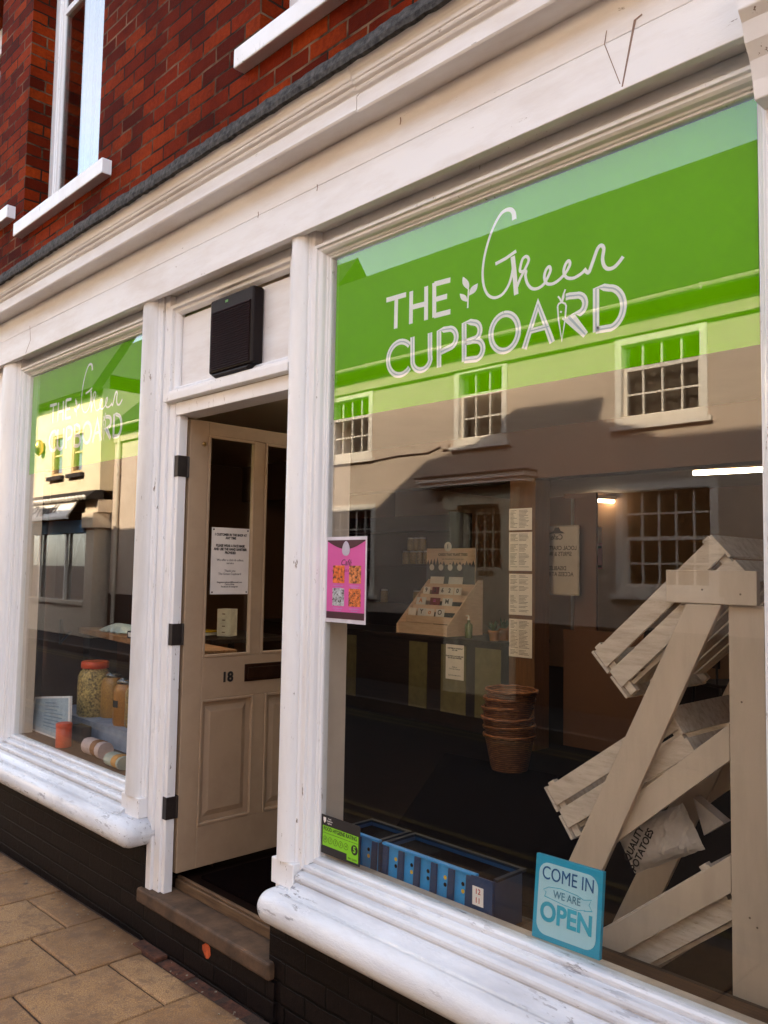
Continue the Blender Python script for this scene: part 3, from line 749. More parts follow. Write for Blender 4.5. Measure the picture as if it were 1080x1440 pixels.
# ------------------------------------------------------------------ vinyl shop signs on both windows
def zz(x, y):
    p = at(530 + x/3.0, 280 + y/3.0, 0.0); return (p.x, p.z)
def vinyl_sign(dx, W, label):
    root = empty('window_sign', ((W[0]+W[1])/2, 0.014, 2.09), label, 'shop sign', 'green vinyl signs on the shop windows')
    b = MB(); b.box(W[0]+0.012, W[1]-0.006, 0.0150, 0.0155, 2.092, W[3]-0.004); b.build('green_band', M['film'], root)
    cnt = [0]
    def S(pts): return [(p[0]+dx, p[1]) for p in pts]
    y = [0.0148]
    L = MB(); I = MB()
    def stroke(pts, w, inl=False, sm=0):
        q = [zz(*p) for p in pts]
        if sm: q = [(v.x, v.y) for v in smooth_path([Vector(p) for p in q], sm)]
        cnt[0] += 1; yy = 0.01494 - 0.00002*(cnt[0] % 14)
        L.ribbon(S(q), w, yy, 0.00001)
        if inl: I.ribbon(S(q), w*0.22, 0.01455 - 0.000003*cnt[0], 0.00003)
    # THE
    wT = 0.017
    for a in ([(27,422),(110,398)], [(69,412),(66,542)], [(132,384),(130,522)], [(195,363),(194,506)], [(134,452),(193,437)],
              [(229,348),(229,494)], [(229,354),(297,336)], [(229,420),(283,405)], [(229,488),(297,470)]): stroke(a, wT)
    # CUPBOARD with an inner line
    wc = 0.0195
    def ell(cx, cy, rx, ry, a0, a1, n=26, skew=-0.20):
        out = []
        for i in range(n+1):
            a = R(a0 + (a1-a0)*i/n); X = rx*math.cos(a); Y = -ry*math.sin(a)
            out.append((cx + X, cy + Y + skew*X))
        return out
    stroke(ell(86,668,52,70,42,318), wc, True)
    stroke([(137,578),(137,672)] + ell(175,672,38,46,190,350,16) + [(211,655),(211,560)], wc, True)
    stroke([(249,706),(249,552),(268,547)] + ell(292,583,30,40,80,-80,14) + [(255,642)], wc, True)
    stroke([(355,682),(355,520),(382,514)] + ell(394,553,28,36,80,-70,12) + [(360,600)], wc, True)
    stroke([(360,600),(394,592)] + ell(402,632,32,40,75,-80,12) + [(355,676)], wc, True)
    stroke(ell(526,558,58,78,95,455,40), wc, True)
    stroke([(608,628),(667,440),(727,600)], wc, True)
    stroke([(632,553),(712,532)], wc*0.8, True)
    stroke([(784,408),(800,403)] + ell(832,440,34,40,95,-70,14) + [(795,490),(868,568)], wc, True)
    stroke([(912,556),(912,372),(945,366)] + ell(962,456,66,86,84,-78,24) + [(912,548)], wc, True)
    # Green, in a handwritten line
    ws = 0.0105
    G = [(567,80),(563,50),(545,37),(512,55),(476,120),(447,210),(434,290),(437,355),(455,398),(484,411),(518,395),(545,352),(560,295),(563,238)]
    q = [zz(*p) for p in G]; q = [(v.x,v.y) for v in smooth_path([Vector(p) for p in q], 8)]
    L.ribbon(S(q), [0.017 - 0.008*min(1, i/30) for i in range(len(q))], 0.01462, 0.00001, 0.00003)
    stroke([(487,268),(530,245),(575,213)], ws)
    stroke([(560,236),(567,300),(575,398)], 0.016)
    sc = [(578,366),(592,330),(612,290),(628,252),(618,236),(602,248),(592,285),(594,300),(616,298),(614,318),(622,350),(640,371),(664,372),(690,355),(708,325),(720,295),(714,279),(700,295),(694,325),(704,350),(728,352),(756,335),(784,305),(802,270),(796,254),(782,272),(776,302),(788,325),(815,328),(845,312),(872,290)]
    q = [zz(*p) for p in sc]; q = [(v.x,v.y) for v in smooth_path([Vector(p) for p in q], 6)]
    L.ribbon(S(q), 0.0092, 0.01460, 0.00001, -0.00004)
    sc = [(862,288),(880,304),(896,266),(918,205),(934,189),(945,203),(940,245),(946,274),(962,288),(986,283),(1008,262),(1027,236)]
    q = [zz(*p) for p in sc]; q = [(v.x,v.y) for v in smooth_path([Vector(p) for p in q], 6)]
    L.ribbon(S(q), 0.0105, 0.01454, 0.00001, -0.00003)
    L.build('lettering', M['letter'], root); I.build('lettering_inline', M['inline'], root)
    # leaf sprig and carrot
    lf = MB(); lf.ribbon(S([zz(*p) for p in [(370,455),(371,420),(374,375)]]), 0.006, 0.01492, 0.00001)
    k = 0
    for (a, b, w) in (((374,378),(350,322),13), ((376,402),(413,350),12), ((369,428),(337,394),12)):
        d = Vector((b[0]-a[0], b[1]-a[1])); nrm = Vector((-d.y, d.x)).normalized()
        pts = []
        for i in range(9):
            t = i/8; pts.append((a[0]+d.x*t + nrm.x*w*math.sin(math.pi*t), a[1]+d.y*t + nrm.y*w*math.sin(math.pi*t)))
        for i in range(7, 0, -1):
            t = i/8; pts.append((a[0]+d.x*t - nrm.x*w*math.sin(math.pi*t), a[1]+d.y*t - nrm.y*w*math.sin(math.pi*t)))
        k += 1; lf.prism([(*(zz(*p)[0]+dx,), 0.01488 - 0.00003*k, zz(*p)[1]) for p in pts], (0,0.00001,0))
    lf.build('leaf_sprig', M['letter'], root)
    ca = MB(); k = 0
    for pts in ([(750,448),(755,436),(768,430),(782,436),(786,446),(782,500),(768,592),(754,505),(750,448)], [(768,430),(772,405),(783,375)], [(766,430),(760,415),(752,405)], [(769,430),(776,408),(776,390)], [(760,470),(768,472)], [(770,500),(776,498)]):
        k += 1; ca.ribbon(S([zz(*p) for p in pts]), 0.0052, 0.01440 - 0.00002*k, 0.00001)
    ca.build('carrot_outline', M['letter'], root)
    return root
vinyl_sign(0.0, WR, 'big green window band with white lettering on the wide right display window')
vinyl_sign(-2.832, WL, 'smaller looking green window band with white lettering on the left display window by the door')

# ------------------------------------------------------------------ fixtures and notices on the front
al = empty('wall_heater_grille', (-2.91, 0.017, 2.33), 'dark brown louvred ventilation box mounted above the shop door', 'vent box')
m = MB(); m.prism([(-3.072,0.015,2.372),(-2.752,0.015,2.372),(-2.752,0.015,2.692),(-3.072,0.015,2.692)], (0,-0.055,0))
m.prism([(-3.066,-0.0405,2.372),(-2.758,-0.0405,2.372),(-2.79,-0.0405,2.352),(-3.03,-0.0405,2.352)], (0,0.05,0))
m.build('casing', M['black'], al, bevel=0.012, seg=3)
m = MB()
for i in range(26):
    z = 2.384 + i*0.0098; m.add([(-3.056,-0.046,z),(-2.772,-0.046,z),(-2.772,-0.042,z+0.0075),(-3.056,-0.042,z+0.0075),(-3.056,-0.0405,z),(-2.772,-0.0405,z),(-2.772,-0.0405,z+0.0075),(-3.056,-0.0405,z+0.0075)], [(0,1,2,3),(0,4,5,1),(3,2,6,7),(0,3,7,4),(1,5,6,2)])
m.build('louvre', plain('brown_louvre', (0.018,0.005,0.004), 0.6, spec=0.15), al)
m = MB(); m.box(-2.955,-2.935,-0.0415,-0.040,2.662,2.672); m.build('badge', plain('green_badge', (0.10,0.30,0.06), 0.5), al)
text('badge_lettering', 'Vent', TM(-2.905,-0.0405,2.667), 0.016, plain('badge_text', (0.2,0.16,0.12),0.6), al, 0.0003)
bpy.data.objects.remove([o for o in bpy.data.objects if o.name.startswith('badge_lettering')][0])

nt = empty('door_notice', (DX-0.018, 0.297, 1.424), 'white printed notice pinned in the glazed upper half of the open door', 'notice')
m = MB(); m.box(DX-0.0195, DX-0.0185, 0.193, 0.405, 1.424, 1.738); m.build('sheet', M['paper'], nt)
def tl(body, z, size, bold=0.0, sx=1.0): text('printed_line', body, TM(DX-0.0183, 0.299, z, EAST), size, M['ink'], nt, 0.0002, bold, sx=sx)
tl('1 CUSTOMER IN THE SHOP AT\nANY TIME', 1.697, 0.0155, 0.0008, 0.85)
tl('PLEASE WEAR A FACE MASK\nAND USE THE HAND SANITISER\nPROVIDED', 1.636, 0.0165, 0.0009, 0.78)
tl('We offer a click & collect\nservice', 1.578, 0.0145, 0.0001)
tl('Thank you\nThe Green Cupboard', 1.527, 0.0145, 0.0001)
tl('thegreencupboard@hotmail.com\nCall to book\nFacebook & Instagram', 1.470, 0.0105, 0.0002)
for yy in (0.203,0.395):
    for z_ in (1.434,1.728): MB().tube([(DX-0.0186,yy,z_),(DX-0.0165,yy,z_)], 0.004, 8).build('pin', M['ink'], nt)

hy = empty('hygiene_sticker', (-2.208, 0.004, 0.56), 'black and lime food hygiene rating sticker in the lower corner of the right window', 'sticker')
HX0, HX1, HZ0, HZ1 = -2.309, -2.108, 0.558, 0.690
m = MB(); m.box(HX0,HX1,0.0045,0.0055,HZ0,HZ1); m.build('backing', M['ink'], hy)
m = MB(); m.box(HX0+0.008,HX1-0.008,0.0036,0.0042,HZ0+0.028,HZ1-0.036); m.box(HX1-0.065,HX1-0.008,0.0036,0.0042,HZ0+0.008,HZ0+0.0279); m.build('lime_panel', M['lime'], hy)
text('title', 'FOOD HYGIENE RATING', TM(-2.209,0.0032,HZ1-0.046), 0.0185, M['ink'], hy, 0.0002, 0.0003, sx=0.84)
m = MB(); m.box(HX0+0.012,HX1-0.012,0.0030,0.0035,HZ1-0.0605,HZ1-0.0595)
for i in range(5):
    cxx = HX0+0.022+i*0.0275; m.tube([(cxx+0.0105*math.cos(t),0.0032,HZ0+0.050+0.0105*math.sin(t)) for t in [2*math.pi*k/18 for k in range(18)]], 0.0007, 4, True)
m.build('score_ring', M['ink'], hy)
for i in range(5): text('score', str(i), TM(HX0+0.022+i*0.0275,0.0032,HZ0+0.050), 0.014, M['ink'], hy, 0.0002)
m = MB(); m.tube([(HX1-0.026,0.0035,HZ0+0.049),(HX1-0.026,0.0028,HZ0+0.049)], 0.0165, 24); m.build('score_disc', M['ink'], hy)
text('score', '5', TM(HX1-0.026,0.0025,HZ0+0.049), 0.028, M['lime'], hy, 0.0002, 0.0008)
text('title', 'VERY GOOD', TM(HX1-0.036,0.0032,HZ0+0.016), 0.008, M['ink'], hy, 0.0002)
m = MB(); m.prism([(HX0+0.010,0.0042,HZ1-0.008),(HX0+0.024,0.0042,HZ1-0.008),(HX0+0.024,0.0042,HZ1-0.018),(HX0+0.017,0.0042,HZ1-0.028),(HX0+0.010,0.0042,HZ1-0.018)], (0,0.0002,0)); m.build('crest', M['paper'], hy)
text('crest_text', 'Food\nStandards\nAgency', TM(HX0+0.043,0.0042,HZ1-0.018), 0.0075, M['paper'], hy, 0.0001)

pk = empty('pink_poster', (-2.208, 0.004, 1.36), 'bright pink poster with four small food photographs stuck inside the right window', 'poster')
PX0, PX1, PZ0, PZ1 = -2.314, -2.102, 1.363, 1.666
m = MB(); m.box(PX0,PX1,0.0052,0.0058,PZ0,PZ1); m.build('laminate_border', plain('laminate', (0.62,0.60,0.66), 0.3), pk)
m = MB(); m.box(PX0+0.006,PX1-0.007,0.0044,0.005,PZ0+0.014,PZ1-0.012); m.build('pink_sheet', M['pink'], pk)
mb_d = plain('maroon_print', (0.05,0.006,0.018), 0.5)
MB().box(PX0+0.006,PX1-0.007,0.0036,0.0042,PZ0+0.014,PZ0+0.038).build('dark_band', mb_d, pk)
m = MB()
n = 16; xa, xb = PX0+0.006, PX1-0.007
arcp = [(xa,0.0036,PZ1-0.012)] + [(xa+(xb-xa)*i/n, 0.0036, PZ1-0.016-0.028*math.sin(math.pi*i/n)) for i in range(n+1)] + [(xb,0.0036,PZ1-0.012)]
m.prism(arcp, (0,0.0006,0)); m.build('dark_band', mb_d, pk)
m = MB(); c_ = ((PX0+PX1)/2, PZ1-0.042)
m.prism([(c_[0]+0.020*math.sin(t)*(1-0.25*math.cos(t)), 0.0028, c_[1]+0.026*math.cos(t)) for t in [2*math.pi*i/20 for i in range(20)]], (0,0.0006,0)); m.build('emblem', plain('emblem_grey', (0.46,0.42,0.52), 0.5), pk)
text('poster_script', 'Café', TM((PX0+PX1)/2,0.0040,PZ1-0.092), 0.030, M['ink'], pk, 0.0002, shear=0.3)
text('poster_line', 'LOCAL PRODUCE BY THE TRAY', TM((PX0+PX1)/2,0.0040,PZ1-0.120), 0.0105, M['carddk'], pk, 0.0002)
for i,(fx,fz,cc) in enumerate(((0.042,0.135,(0.62,0.12,0.01)),(0.128,0.135,(0.55,0.17,0.04)),(0.042,0.055,(0.38,0.40,0.42)),(0.128,0.055,(0.55,0.13,0.02)))):
    m = MB(); m.box(PX0+fx-0.004+0.0,PX0+fx+0.058,0.0036,0.0042,PZ0+fz+0.004,PZ0+fz+0.066)
    t = NT('food_photo'); v = t.coord(); nn_ = t.noise(v, 70 + 15*i, 4, 0.7)
    mt = t.bsdf(t.ramp(nn_, [(0.38,(0.04,0.012,0.01)),(0.5,cc),(0.68,tuple(min(1,x*1.5+0.05) for x in cc))]), 0.4)
    m.build('food_photo', mt, pk)
    m = MB(); m.box(PX0+fx,PX0+fx+0.05,0.0038,0.0042,PZ0+fz-0.006,PZ0+fz-0.003); m.box(PX0+fx+0.008,PX0+fx+0.042,0.0038,0.0042,PZ0+fz-0.013,PZ0+fz-0.010); m.build('caption', plain('caption_violet', (0.5,0.2,0.5), 0.5), pk)

# turquoise open sign leaning behind the glass
op = empty('open_sign', (-1.330, 0.045, 0.538), 'small turquoise wooden sign lettered in blue leaning inside the window on the sill', 'sign', rot=(R(-6),0,R(2)))
m = MB(); m.box(-0.105,0.105,0,0.014,0.0,0.222)
m.build('board', M['cyan'], op, local=True, bevel=0.001)
m = MB(); rr = 0.03; pp = []
for cx_, cz_, a0 in ((0.062,0.175,0),(-0.062,0.175,90),(-0.062,0.045,180),(0.062,0.045,270)):
    for k in range(6):
        a = R(a0 + 18*k); pp.append((cx_+rr*math.cos(a), -0.0012, cz_+rr*math.sin(a)))
m.prism(pp, (0,0.001,0)); m.build('pale_panel', M['paleblue'], op, local=True)
def ol(body, z, size, mt, bold, sx, x=0, name='painted_word'): text(name, body, TM(x,-0.0018,z), size, mt, op, 0.0004, bold, sx=sx, local=True)
ol('COME IN', 0.176, 0.050, M['deepblue'], 0.0, 0.80)
ol('WE ARE', 0.127, 0.028, plain('blue_grey_paint', (0.07,0.22,0.32), 0.6), 0.0002, 0.85)
ol('OPEN', 0.074, 0.070, M['midblue'], 0.0022, 0.90)
m = MB()
def rb2(pts, w=0.0016): m.ribbon([(x_,z_) for x_,z_ in pts], w, -0.0018, 0.0005)
rb2([(-0.058,0.142),(-0.02,0.147),(0.03,0.143),(0.052,0.137)]); rb2([(-0.05,0.113),(-0.01,0.108),(0.035,0.106),(0.058,0.112)])
rb2([(0.052,0.137),(0.075,0.143),(0.068,0.128),(0.078,0.115),(0.054,0.109)]); rb2([(-0.058,0.142),(-0.075,0.132),(-0.066,0.127),(-0.07,0.115),(-0.05,0.113)])
m.build('painted_ribbon', M['midblue'], op, local=True)

# ------------------------------------------------------------------ blue trays on the ledge
def blue_crate(x0, x1, label, sticker=False):
    o = empty('plastic_crate', ((x0+x1)/2, 0.16, 0.47), label, 'crate', 'blue plastic crates on the window ledge')
    y0, y1, z0, z1 = 0.082, 0.242, 0.4705, 0.632; t_ = 0.004
    m = MB()
    m.box(x0+0.010,x1-0.010,y0+0.008,y1-0.008,z0,z0+t_)
    for (a,b) in ((y0+0.008,y0+0.012),(y1-0.012,y1-0.008)): m.box(x0+0.012,x1-0.012,a,b,z0+t_,z1-0.008)
    for (a,b) in ((x0+0.008,x0+0.0119),(x1-0.0119,x1-0.008)): m.box(a,b,y0+0.0121,y1-0.0121,z0+t_,z1-0.008)
    m.build('shell', M['navy'], o)  # navy shell: the unlit inside is put into its colour
    MB().box(x0+0.0145,x1-0.0145,y0+0.0145,y1-0.0145,z1-0.030,z1-0.020).build('inner_shade', M['mat'], o)  # dark sheet standing in for shade inside the crate
    MB().box(x0+0.012,x1-0.012,y0+0.005,y0+0.0078,z0+0.004,z1-0.0085).build('front_panel', M['blue'], o)
    r_ = MB()
    MB().box(x0,x1-(0.07 if sticker else 0),y0-0.003,y0+0.0135,z1-0.008,z1).build('front_rim', M['blue'], o, bevel=0.002)
    for q in ((x0,x1,y1-0.014,y1),(x0,x0+0.014,y0+0.014,y1-0.0145),(x1-0.014,x1,y0+0.014,y1-0.0145)): r_.box(*q, z1-0.0085, z1-0.0005)
    r_.build('rim', M['shadednavy'], o)  # back and side rims coloured darker, as if in shade
    nr = max(2, round((x1-x0)/0.085))
    for i in range(nr+1):
        cx_ = x0+0.02+(x1-x0-0.04)*i/nr
        MB().prism([(cx_-0.014,y0-0.004,z1-0.009),(cx_+0.010,y0-0.004,z1-0.009),(cx_+0.004,y0-0.004,z0+0.001),(cx_-0.024,y0-0.004,z0+0.001)], (0,0.0085,0)).build('rib', M['navy'], o, bevel=0.002)
    for i in range(nr):
        cx_ = x0+0.02+(x1-x0-0.04)*(i+0.5)/nr
        for zc in (0.588, 0.566): MB().tube([(cx_+0.004,y0+0.0042,zc),(cx_+0.004,y0+0.0049,zc)], 0.0065, 12).build('vent_hole', M['mat'] if (i+int(zc*1000)) % 3 else M['yellow'], o)
    if sticker:
        e = MB(); e.box(x1-0.085,x1-0.002,y0-0.0062,y0-0.0045,z0+0.002,z1-0.002); e.build('dark_end_panel', M['navy'], o)
        e = MB(); e.box(x1-0.078,x1-0.036,y0-0.0076,y0-0.0065,z0+0.075,z0+0.130); s_ = e.build('price_sticker', M['paper'], o)
        for z_, w_ in ((0.120,'12'),(0.094,'11')): text('sticker_print', w_, TM(x1-0.057,y0-0.0079,z0+z_-0.004), 0.022, plain('red_ink',(0.5,0.02,0.02),0.6), s_, 0.0002, 0.0004)
    return o
blue_crate(-2.300, -2.095, 'empty blue plastic crate on the ledge beside the hygiene sticker')
blue_crate(-2.080, -1.600, 'longer blue plastic crate with a red printed sticker near the turquoise sign', True)

# ------------------------------------------------------------------ fruit stand with tilted crates
SY = 0.42
fs0 = empty('display_stand', (-1.25, 0.7, FZ), 'cream painted wooden A-frame fruit stand inside the right window', 'display stand')
for yy in (SY, SY+0.60):
    m = MB(); m.box(-1.035,-0.935,yy,yy+0.022,FZ,1.469); m.build('post', M['standpaint'], fs0, bevel=0.002)
    m = MB(); m.prism([(-1.150,yy-0.0225,1.468),(-1.045,yy-0.0225,1.468),(-1.645,yy-0.0225,FZ),(-1.775,yy-0.0225,FZ)], (0,0.020,0)); m.build('leg', M['standpaint'], fs0, bevel=0.002)
    m = MB(); m.box(-1.212,-0.945,yy-0.0235,yy-0.0012,1.4695,1.566); m.build('top_board', M['standpaint'], fs0, bevel=0.002)
    for (a, b) in (((-1.46,0.715),(-1.036,1.083)), ((-1.60,0.265),(-1.036,0.722))):
        m = MB(); d = Vector((b[0]-a[0], 0, b[1]-a[1])).normalized(); nrm = Vector((-d.z,0,d.x))*0.038
        A_ = Vector((a[0],yy+0.0005,a[1])); B_ = Vector((b[0],yy+0.0005,b[1]))
        m.prism([A_-nrm, Vector((b[0],yy+0.0005,b[1]-0.05)), Vector((b[0],yy+0.0005,b[1]+0.052)), A_+nrm], (0,0.020,0)); m.build('rail', M['standpaint'], fs0, bevel=0.0015)
for z_ in (0.55, 1.25): 
    m = MB(); m.box(-1.03,-0.95,SY+0.0225,SY+0.5995,z_,z_+0.04); m.build('cross_rail', M['standpaint'], fs0, bevel=0.002)
for (x_,z_) in ((-1.10,1.51),(-0.99,1.50),(-1.0,1.2),(-0.985,0.62),(-0.965,0.60)): 
    yq = SY-0.0242 if z_ > 1.47 else SY-0.0008
    MB().tube([(x_,yq,z_),(x_,yq+0.0006,z_)], 0.003, 10).build('screw_head', M['carddull'], fs0)

def make_crate(name, label):
    """slatted crate, long axis local +X (up the slope), y = depth, z = height"""
    o = empty(name, (0,0,0), label, 'crate', 'tilted slatted crates on the fruit stand')
    Lc, Wc, Hc = 0.53, 0.54, 0.178
    for y0 in (0.0, Wc-0.009):
        for (z0, h) in ((0.036,0.062),(0.114,0.064)):
            m = MB(); m.box(0, Lc, y0, y0+0.009, z0, z0+h); m.build('side_slat', M['crate'], o, True, 0.0015)
    for x0 in (-0.0095, Lc+0.0005):
        for (z0, h) in ((0.000,0.082),(0.096,0.086)):
            m = MB(); m.box(x0, x0+0.009, -0.004, Wc+0.004, z0, z0+h); m.build('end_board', M['crate'], o, True, 0.0015)
    for x0 in (0.004, Lc-0.030):
        for y0 in (0.0095, Wc-0.0355):
            m = MB(); m.box(x0, x0+0.026, y0, y0+0.026, 0.001, Hc+0.012); m.build('corner_batten', M['crate'], o, True, 0.0015)
    for k in range(5):
        y0 = 0.02 + k*0.104; m = MB(); m.box(0.031, Lc-0.031, y0, y0+0.084, 0.022, 0.034); m.build('base_slat', M['crate'], o, True)
    return o
c1 = make_crate('wooden_crate', 'uppermost slatted wooden crate tilted over the top of the fruit stand')
c1.location = (-1.362, SY+0.022, 1.170); c1.rotation_euler = (0, R(-43), 0)
c2 = copy_tree(c1); c2['label'] = 'middle slatted wooden crate tilted behind the sloping leg of the fruit stand'
c2.location = (-1.560, SY+0.022, 0.690); c2.rotation_euler = (0, R(-36), 0)
c3 = copy_tree(c1); c3['label'] = 'lowest slatted wooden crate on the fruit stand just behind the turquoise sign'
c3.location = (-1.413, SY+0.0225, 0.245); c3.rotation_euler = (0, R(-39), 0)

# potato sack and folded paper in the lowest crate
ps = empty('potato_sack', (-1.32, 0.62, 0.62), 'crumpled white paper potato sack between the lower crates of the fruit stand', 'paper sack')
random.seed(11)
def crumple(cx, cy, cz, w, d, h, ang, nx=14, nz=10, amp=0.012):
    m = MB(); vs = []; fs = []
    rot = Matrix.Rotation(ang, 3, 'Y')
    for s_ in (-1, 1):
        for j in range(nz+1):
            for i in range(nx+1):
                u = i/nx - 0.5; v_ = j/nz - 0.5
                bul = d * (1 - (2*u)**4) * (1 - (2*v_)**4)
                p = rot @ Vector((u*w, 0, v_*h)); q = Vector((cx+p.x, cy + s_*bul + random.uniform(-amp, amp)*0.6, cz+p.z)) + Vector((random.uniform(-amp,amp)*0.3,0,random.uniform(-amp,amp)*0.4))
                vs.append(q)
    off = (nx+1)*(nz+1)
    for s_ in (0, 1):
        for j in range(nz):
            for i in range(nx):
                a = s_*off + j*(nx+1)+i; fs.append((a, a+1, a+nx+2, a+nx+1))
    for j in range(nz):
        for i in (0, nx):
            a = j*(nx+1)+i; fs.append((a, a+nx+1, a+off+nx+1, a+off))
    for i in range(nx):
        for j in (0, nz):
            a = j*(nx+1)+i; fs.append((a, a+1, a+off+1, a+off))
    return m.add(vs, fs)
skc = at(926,1180,0.58)
crumple(skc.x, 0.58, skc.z, 0.27, 0.040, 0.14, R(-30), 22, 12, 0.004).build('sack_body', M['sack'], ps)
text('sack_print', 'QUALITY\nPOTATOES', Matrix.Translation((skc.x-0.046,0.534,skc.z-0.026)) @ FRONT @ Matrix.Rotation(R(66),4,'Z'), 0.031, M['ink'], ps, 0.0006, 0.0006)
pb_ = MB(); a = at(975,1122,0.64); b = at(1018,1158,0.64); c = at(990,1175,0.64)
pb_.prism([a, b, c], (0.0,0.05,0.0)); 
tag(pb_.build('paper_bag', M['sack']), 'small folded white and brown paper bag right of the potato sack', 'paper bag')

# ------------------------------------------------------------------ counter, card rack, notices
co = empty('shop_counter', (-5.7, 3.7, FZ), 'dark wooden counter with olive panels at the back of the shop', 'counter')
m = MB(); m.box(-7.6,-4.2,3.43,4.05,FZ+0.08,0.955); m.build('carcass', M['darkwood'], co)
m = MB(); m.box(-7.63,-4.17,3.40,4.08,0.9555,0.990); m.build('worktop', M['darkwood'], co, bevel=0.003)
for (pa, pb2) in ((620,655),(668,704),(470,500),(575,600)):
    q0 = at(pa, 950, 3.425); q1 = at(pb2, 950, 3.425); m = MB(); m.box(q0.x, q1.x, 3.4235, 3.4295, FZ+0.20, 0.93); m.build('front_panel', M['olive'], co)
cn_ = at(639, 931, 3.42)
no = empty('counter_notice', (cn_.x, 3.42, cn_.z-0.13), 'white printed notice taped to the front of the dark counter', 'notice')
m = MB(); m.box(cn_.x-0.095, cn_.x+0.105, 3.418, 3.4195, cn_.z-0.145, cn_.z+0.145); m.build('sheet', M['oldpaper'], no)
for (b_, dz, s_, bo) in (('1 CUSTOMER IN THE SHOP AT\nANY TIME', 0.105, 0.015, 0.0006), ('PLEASE WEAR A FACE MASK AND\nUSE THE HAND SANITISER', 0.04, 0.015, 0.0006), ('Thank you\nThe Green Cupboard', -0.05, 0.016, 0), ('thegreencupboard@hotmail.com', -0.11, 0.012, 0)):
    text('printed_line', b_, TM(cn_.x+0.004, 3.4176, cn_.z+dz), s_, M['ink'], no, 0.0002, bo, sx=0.85)

ck = empty('card_rack', (-5.1, 3.7, 0.99), 'tiered plywood greeting card rack standing on the counter', 'card rack')
KX0, KX1 = at(557,893,3.44).x, at(628,903,3.44).x
sidep = [(3.44,0.9905),(3.44,1.07),(3.86,1.475),(3.92,1.475),(3.92,0.9905)]
for X in (KX0, KX1-0.012):
    m = MB(); m.prism_x(sidep, X, X+0.012); m.build('side_panel', M['paleply'], ck, bevel=0.001)
tiers = [(3.455+0.095*i, 1.005+0.095*i) for i in range(5)]
for i,(yy,z_) in enumerate(tiers):
    m = MB(); m.prism_x([(yy,z_-0.012),(yy,z_+0.085 if i == 0 else z_+0.05),(yy+0.008,z_+0.085 if i == 0 else z_+0.05),(yy+0.008,z_),(yy+0.09,z_),(yy+0.09,z_-0.012)], KX0+0.0125, KX1-0.0125)
    m.build('shelf', M['paleply'], ck)
m = MB(); m.box(at(600,790,3.92).x, at(668,790,3.92).x, 3.921, 3.927, 1.28, at(634,771,3.92).z); hb = m.build('header_board', M['paleply'], ck)
hx0, hx1, hzt = at(600,790,3.92).x, at(668,790,3.92).x, at(634,771,3.92).z; hz1 = at(634,795,3.92).z
m = MB(); pts = [(hx0,3.9195,1.41)]; random.seed(5)
nt_ = 15
for i in range(nt_):
    xa = hx0 + (hx1-hx0)*i/nt_; wv_ = (hx1-hx0)/nt_; pts += [(xa, 3.9195, hz1), (xa+wv_/2, 3.9195, hz1+random.uniform(0.015,0.075) * (1.0 if i<4 or i>10 else 0.55)), (xa+wv_*0.98, 3.9195, hz1)]
pts += [(hx1,3.9195,1.41)]
m.prism(pts, (0,0.0012,0)); m.build('tree_silhouette', M['slategrey'], hb)
m = MB()
for i in range(4):
    xx = hx0 + 0.07 + i*0.115; m.tube([(xx,3.9192,hz1-0.02),(xx,3.9175,hz1-0.02)], 0.030, 18)
m.tube([(hx0+0.27,3.9192,hzt+0.015),(hx0+0.27,3.9165,hzt+0.015)], 0.045, 20)
m.build('round_badge', M['oldpaper'], hb)
text('header_text', 'CARDS THAT PLANT TREES', TM((hx0+hx1)/2+0.03, 3.9198, hzt-0.06), 0.034, M['ink'], hb, 0.0004, 0.0008, sx=0.85)
text('header_text', 'one tree planted for every card', TM((hx0+hx1)/2+0.03, 3.9198, hzt-0.10), 0.021, M['greyink'], hb, 0.0004)
text('badge_numeral', '1', TM(hx0+0.27, 3.916, hzt+0.015), 0.055, M['ink'], hb, 0.0004, 0.001)
cards = [(4,0.10,'P',"plain cream card"),(4,0.33,'P','wide cream card')]
desc = [
 (3, 0.10, 'oldpaper', '9', 'greeting card printed with a black figure nine at the left of its row'),
 (3, 0.21, 'carddk', '2', 'dark red greeting card printed with a pale figure two'),
 (3, 0.30, 'oldpaper', '6', 'narrow cream greeting card printed with a black six'),
 (3, 0.385, 'oldpaper', '2', 'cream greeting card printed with a tan figure two'),
 (3, 0.48, 'oldpaper', '0', 'cream greeting card printed with a black zero at the right of its row'),
 (2, 0.12, 'paper', 'A', 'greeting card with an ochre sheaf drawing'),
 (2, 0.29, 'carddk', '=', 'square maroon and pink greeting card in the middle tier'),
 (2, 0.44, 'paper', 'M', 'white greeting card with a black mountain line drawing'),
 (1, 0.10, 'oldpaper', '', 'plain pale pink greeting card in the second tier from the bottom'),
 (1, 0.22, 'paper', 'Y', 'greeting card with an orange and black figure drawing'),
 (1, 0.32, 'oldpaper', 'o', 'greeting card with a round orange print'),
 (1, 0.44, 'paper', 'O', 'square cream greeting card with a dark round emblem'),
 (4, 0.14, 'oldpaper', '', 'cream greeting card with faint sketch in the top tier left'),
 (4, 0.37, 'paper', '', 'wide pale greeting card in the top tier right'),
]
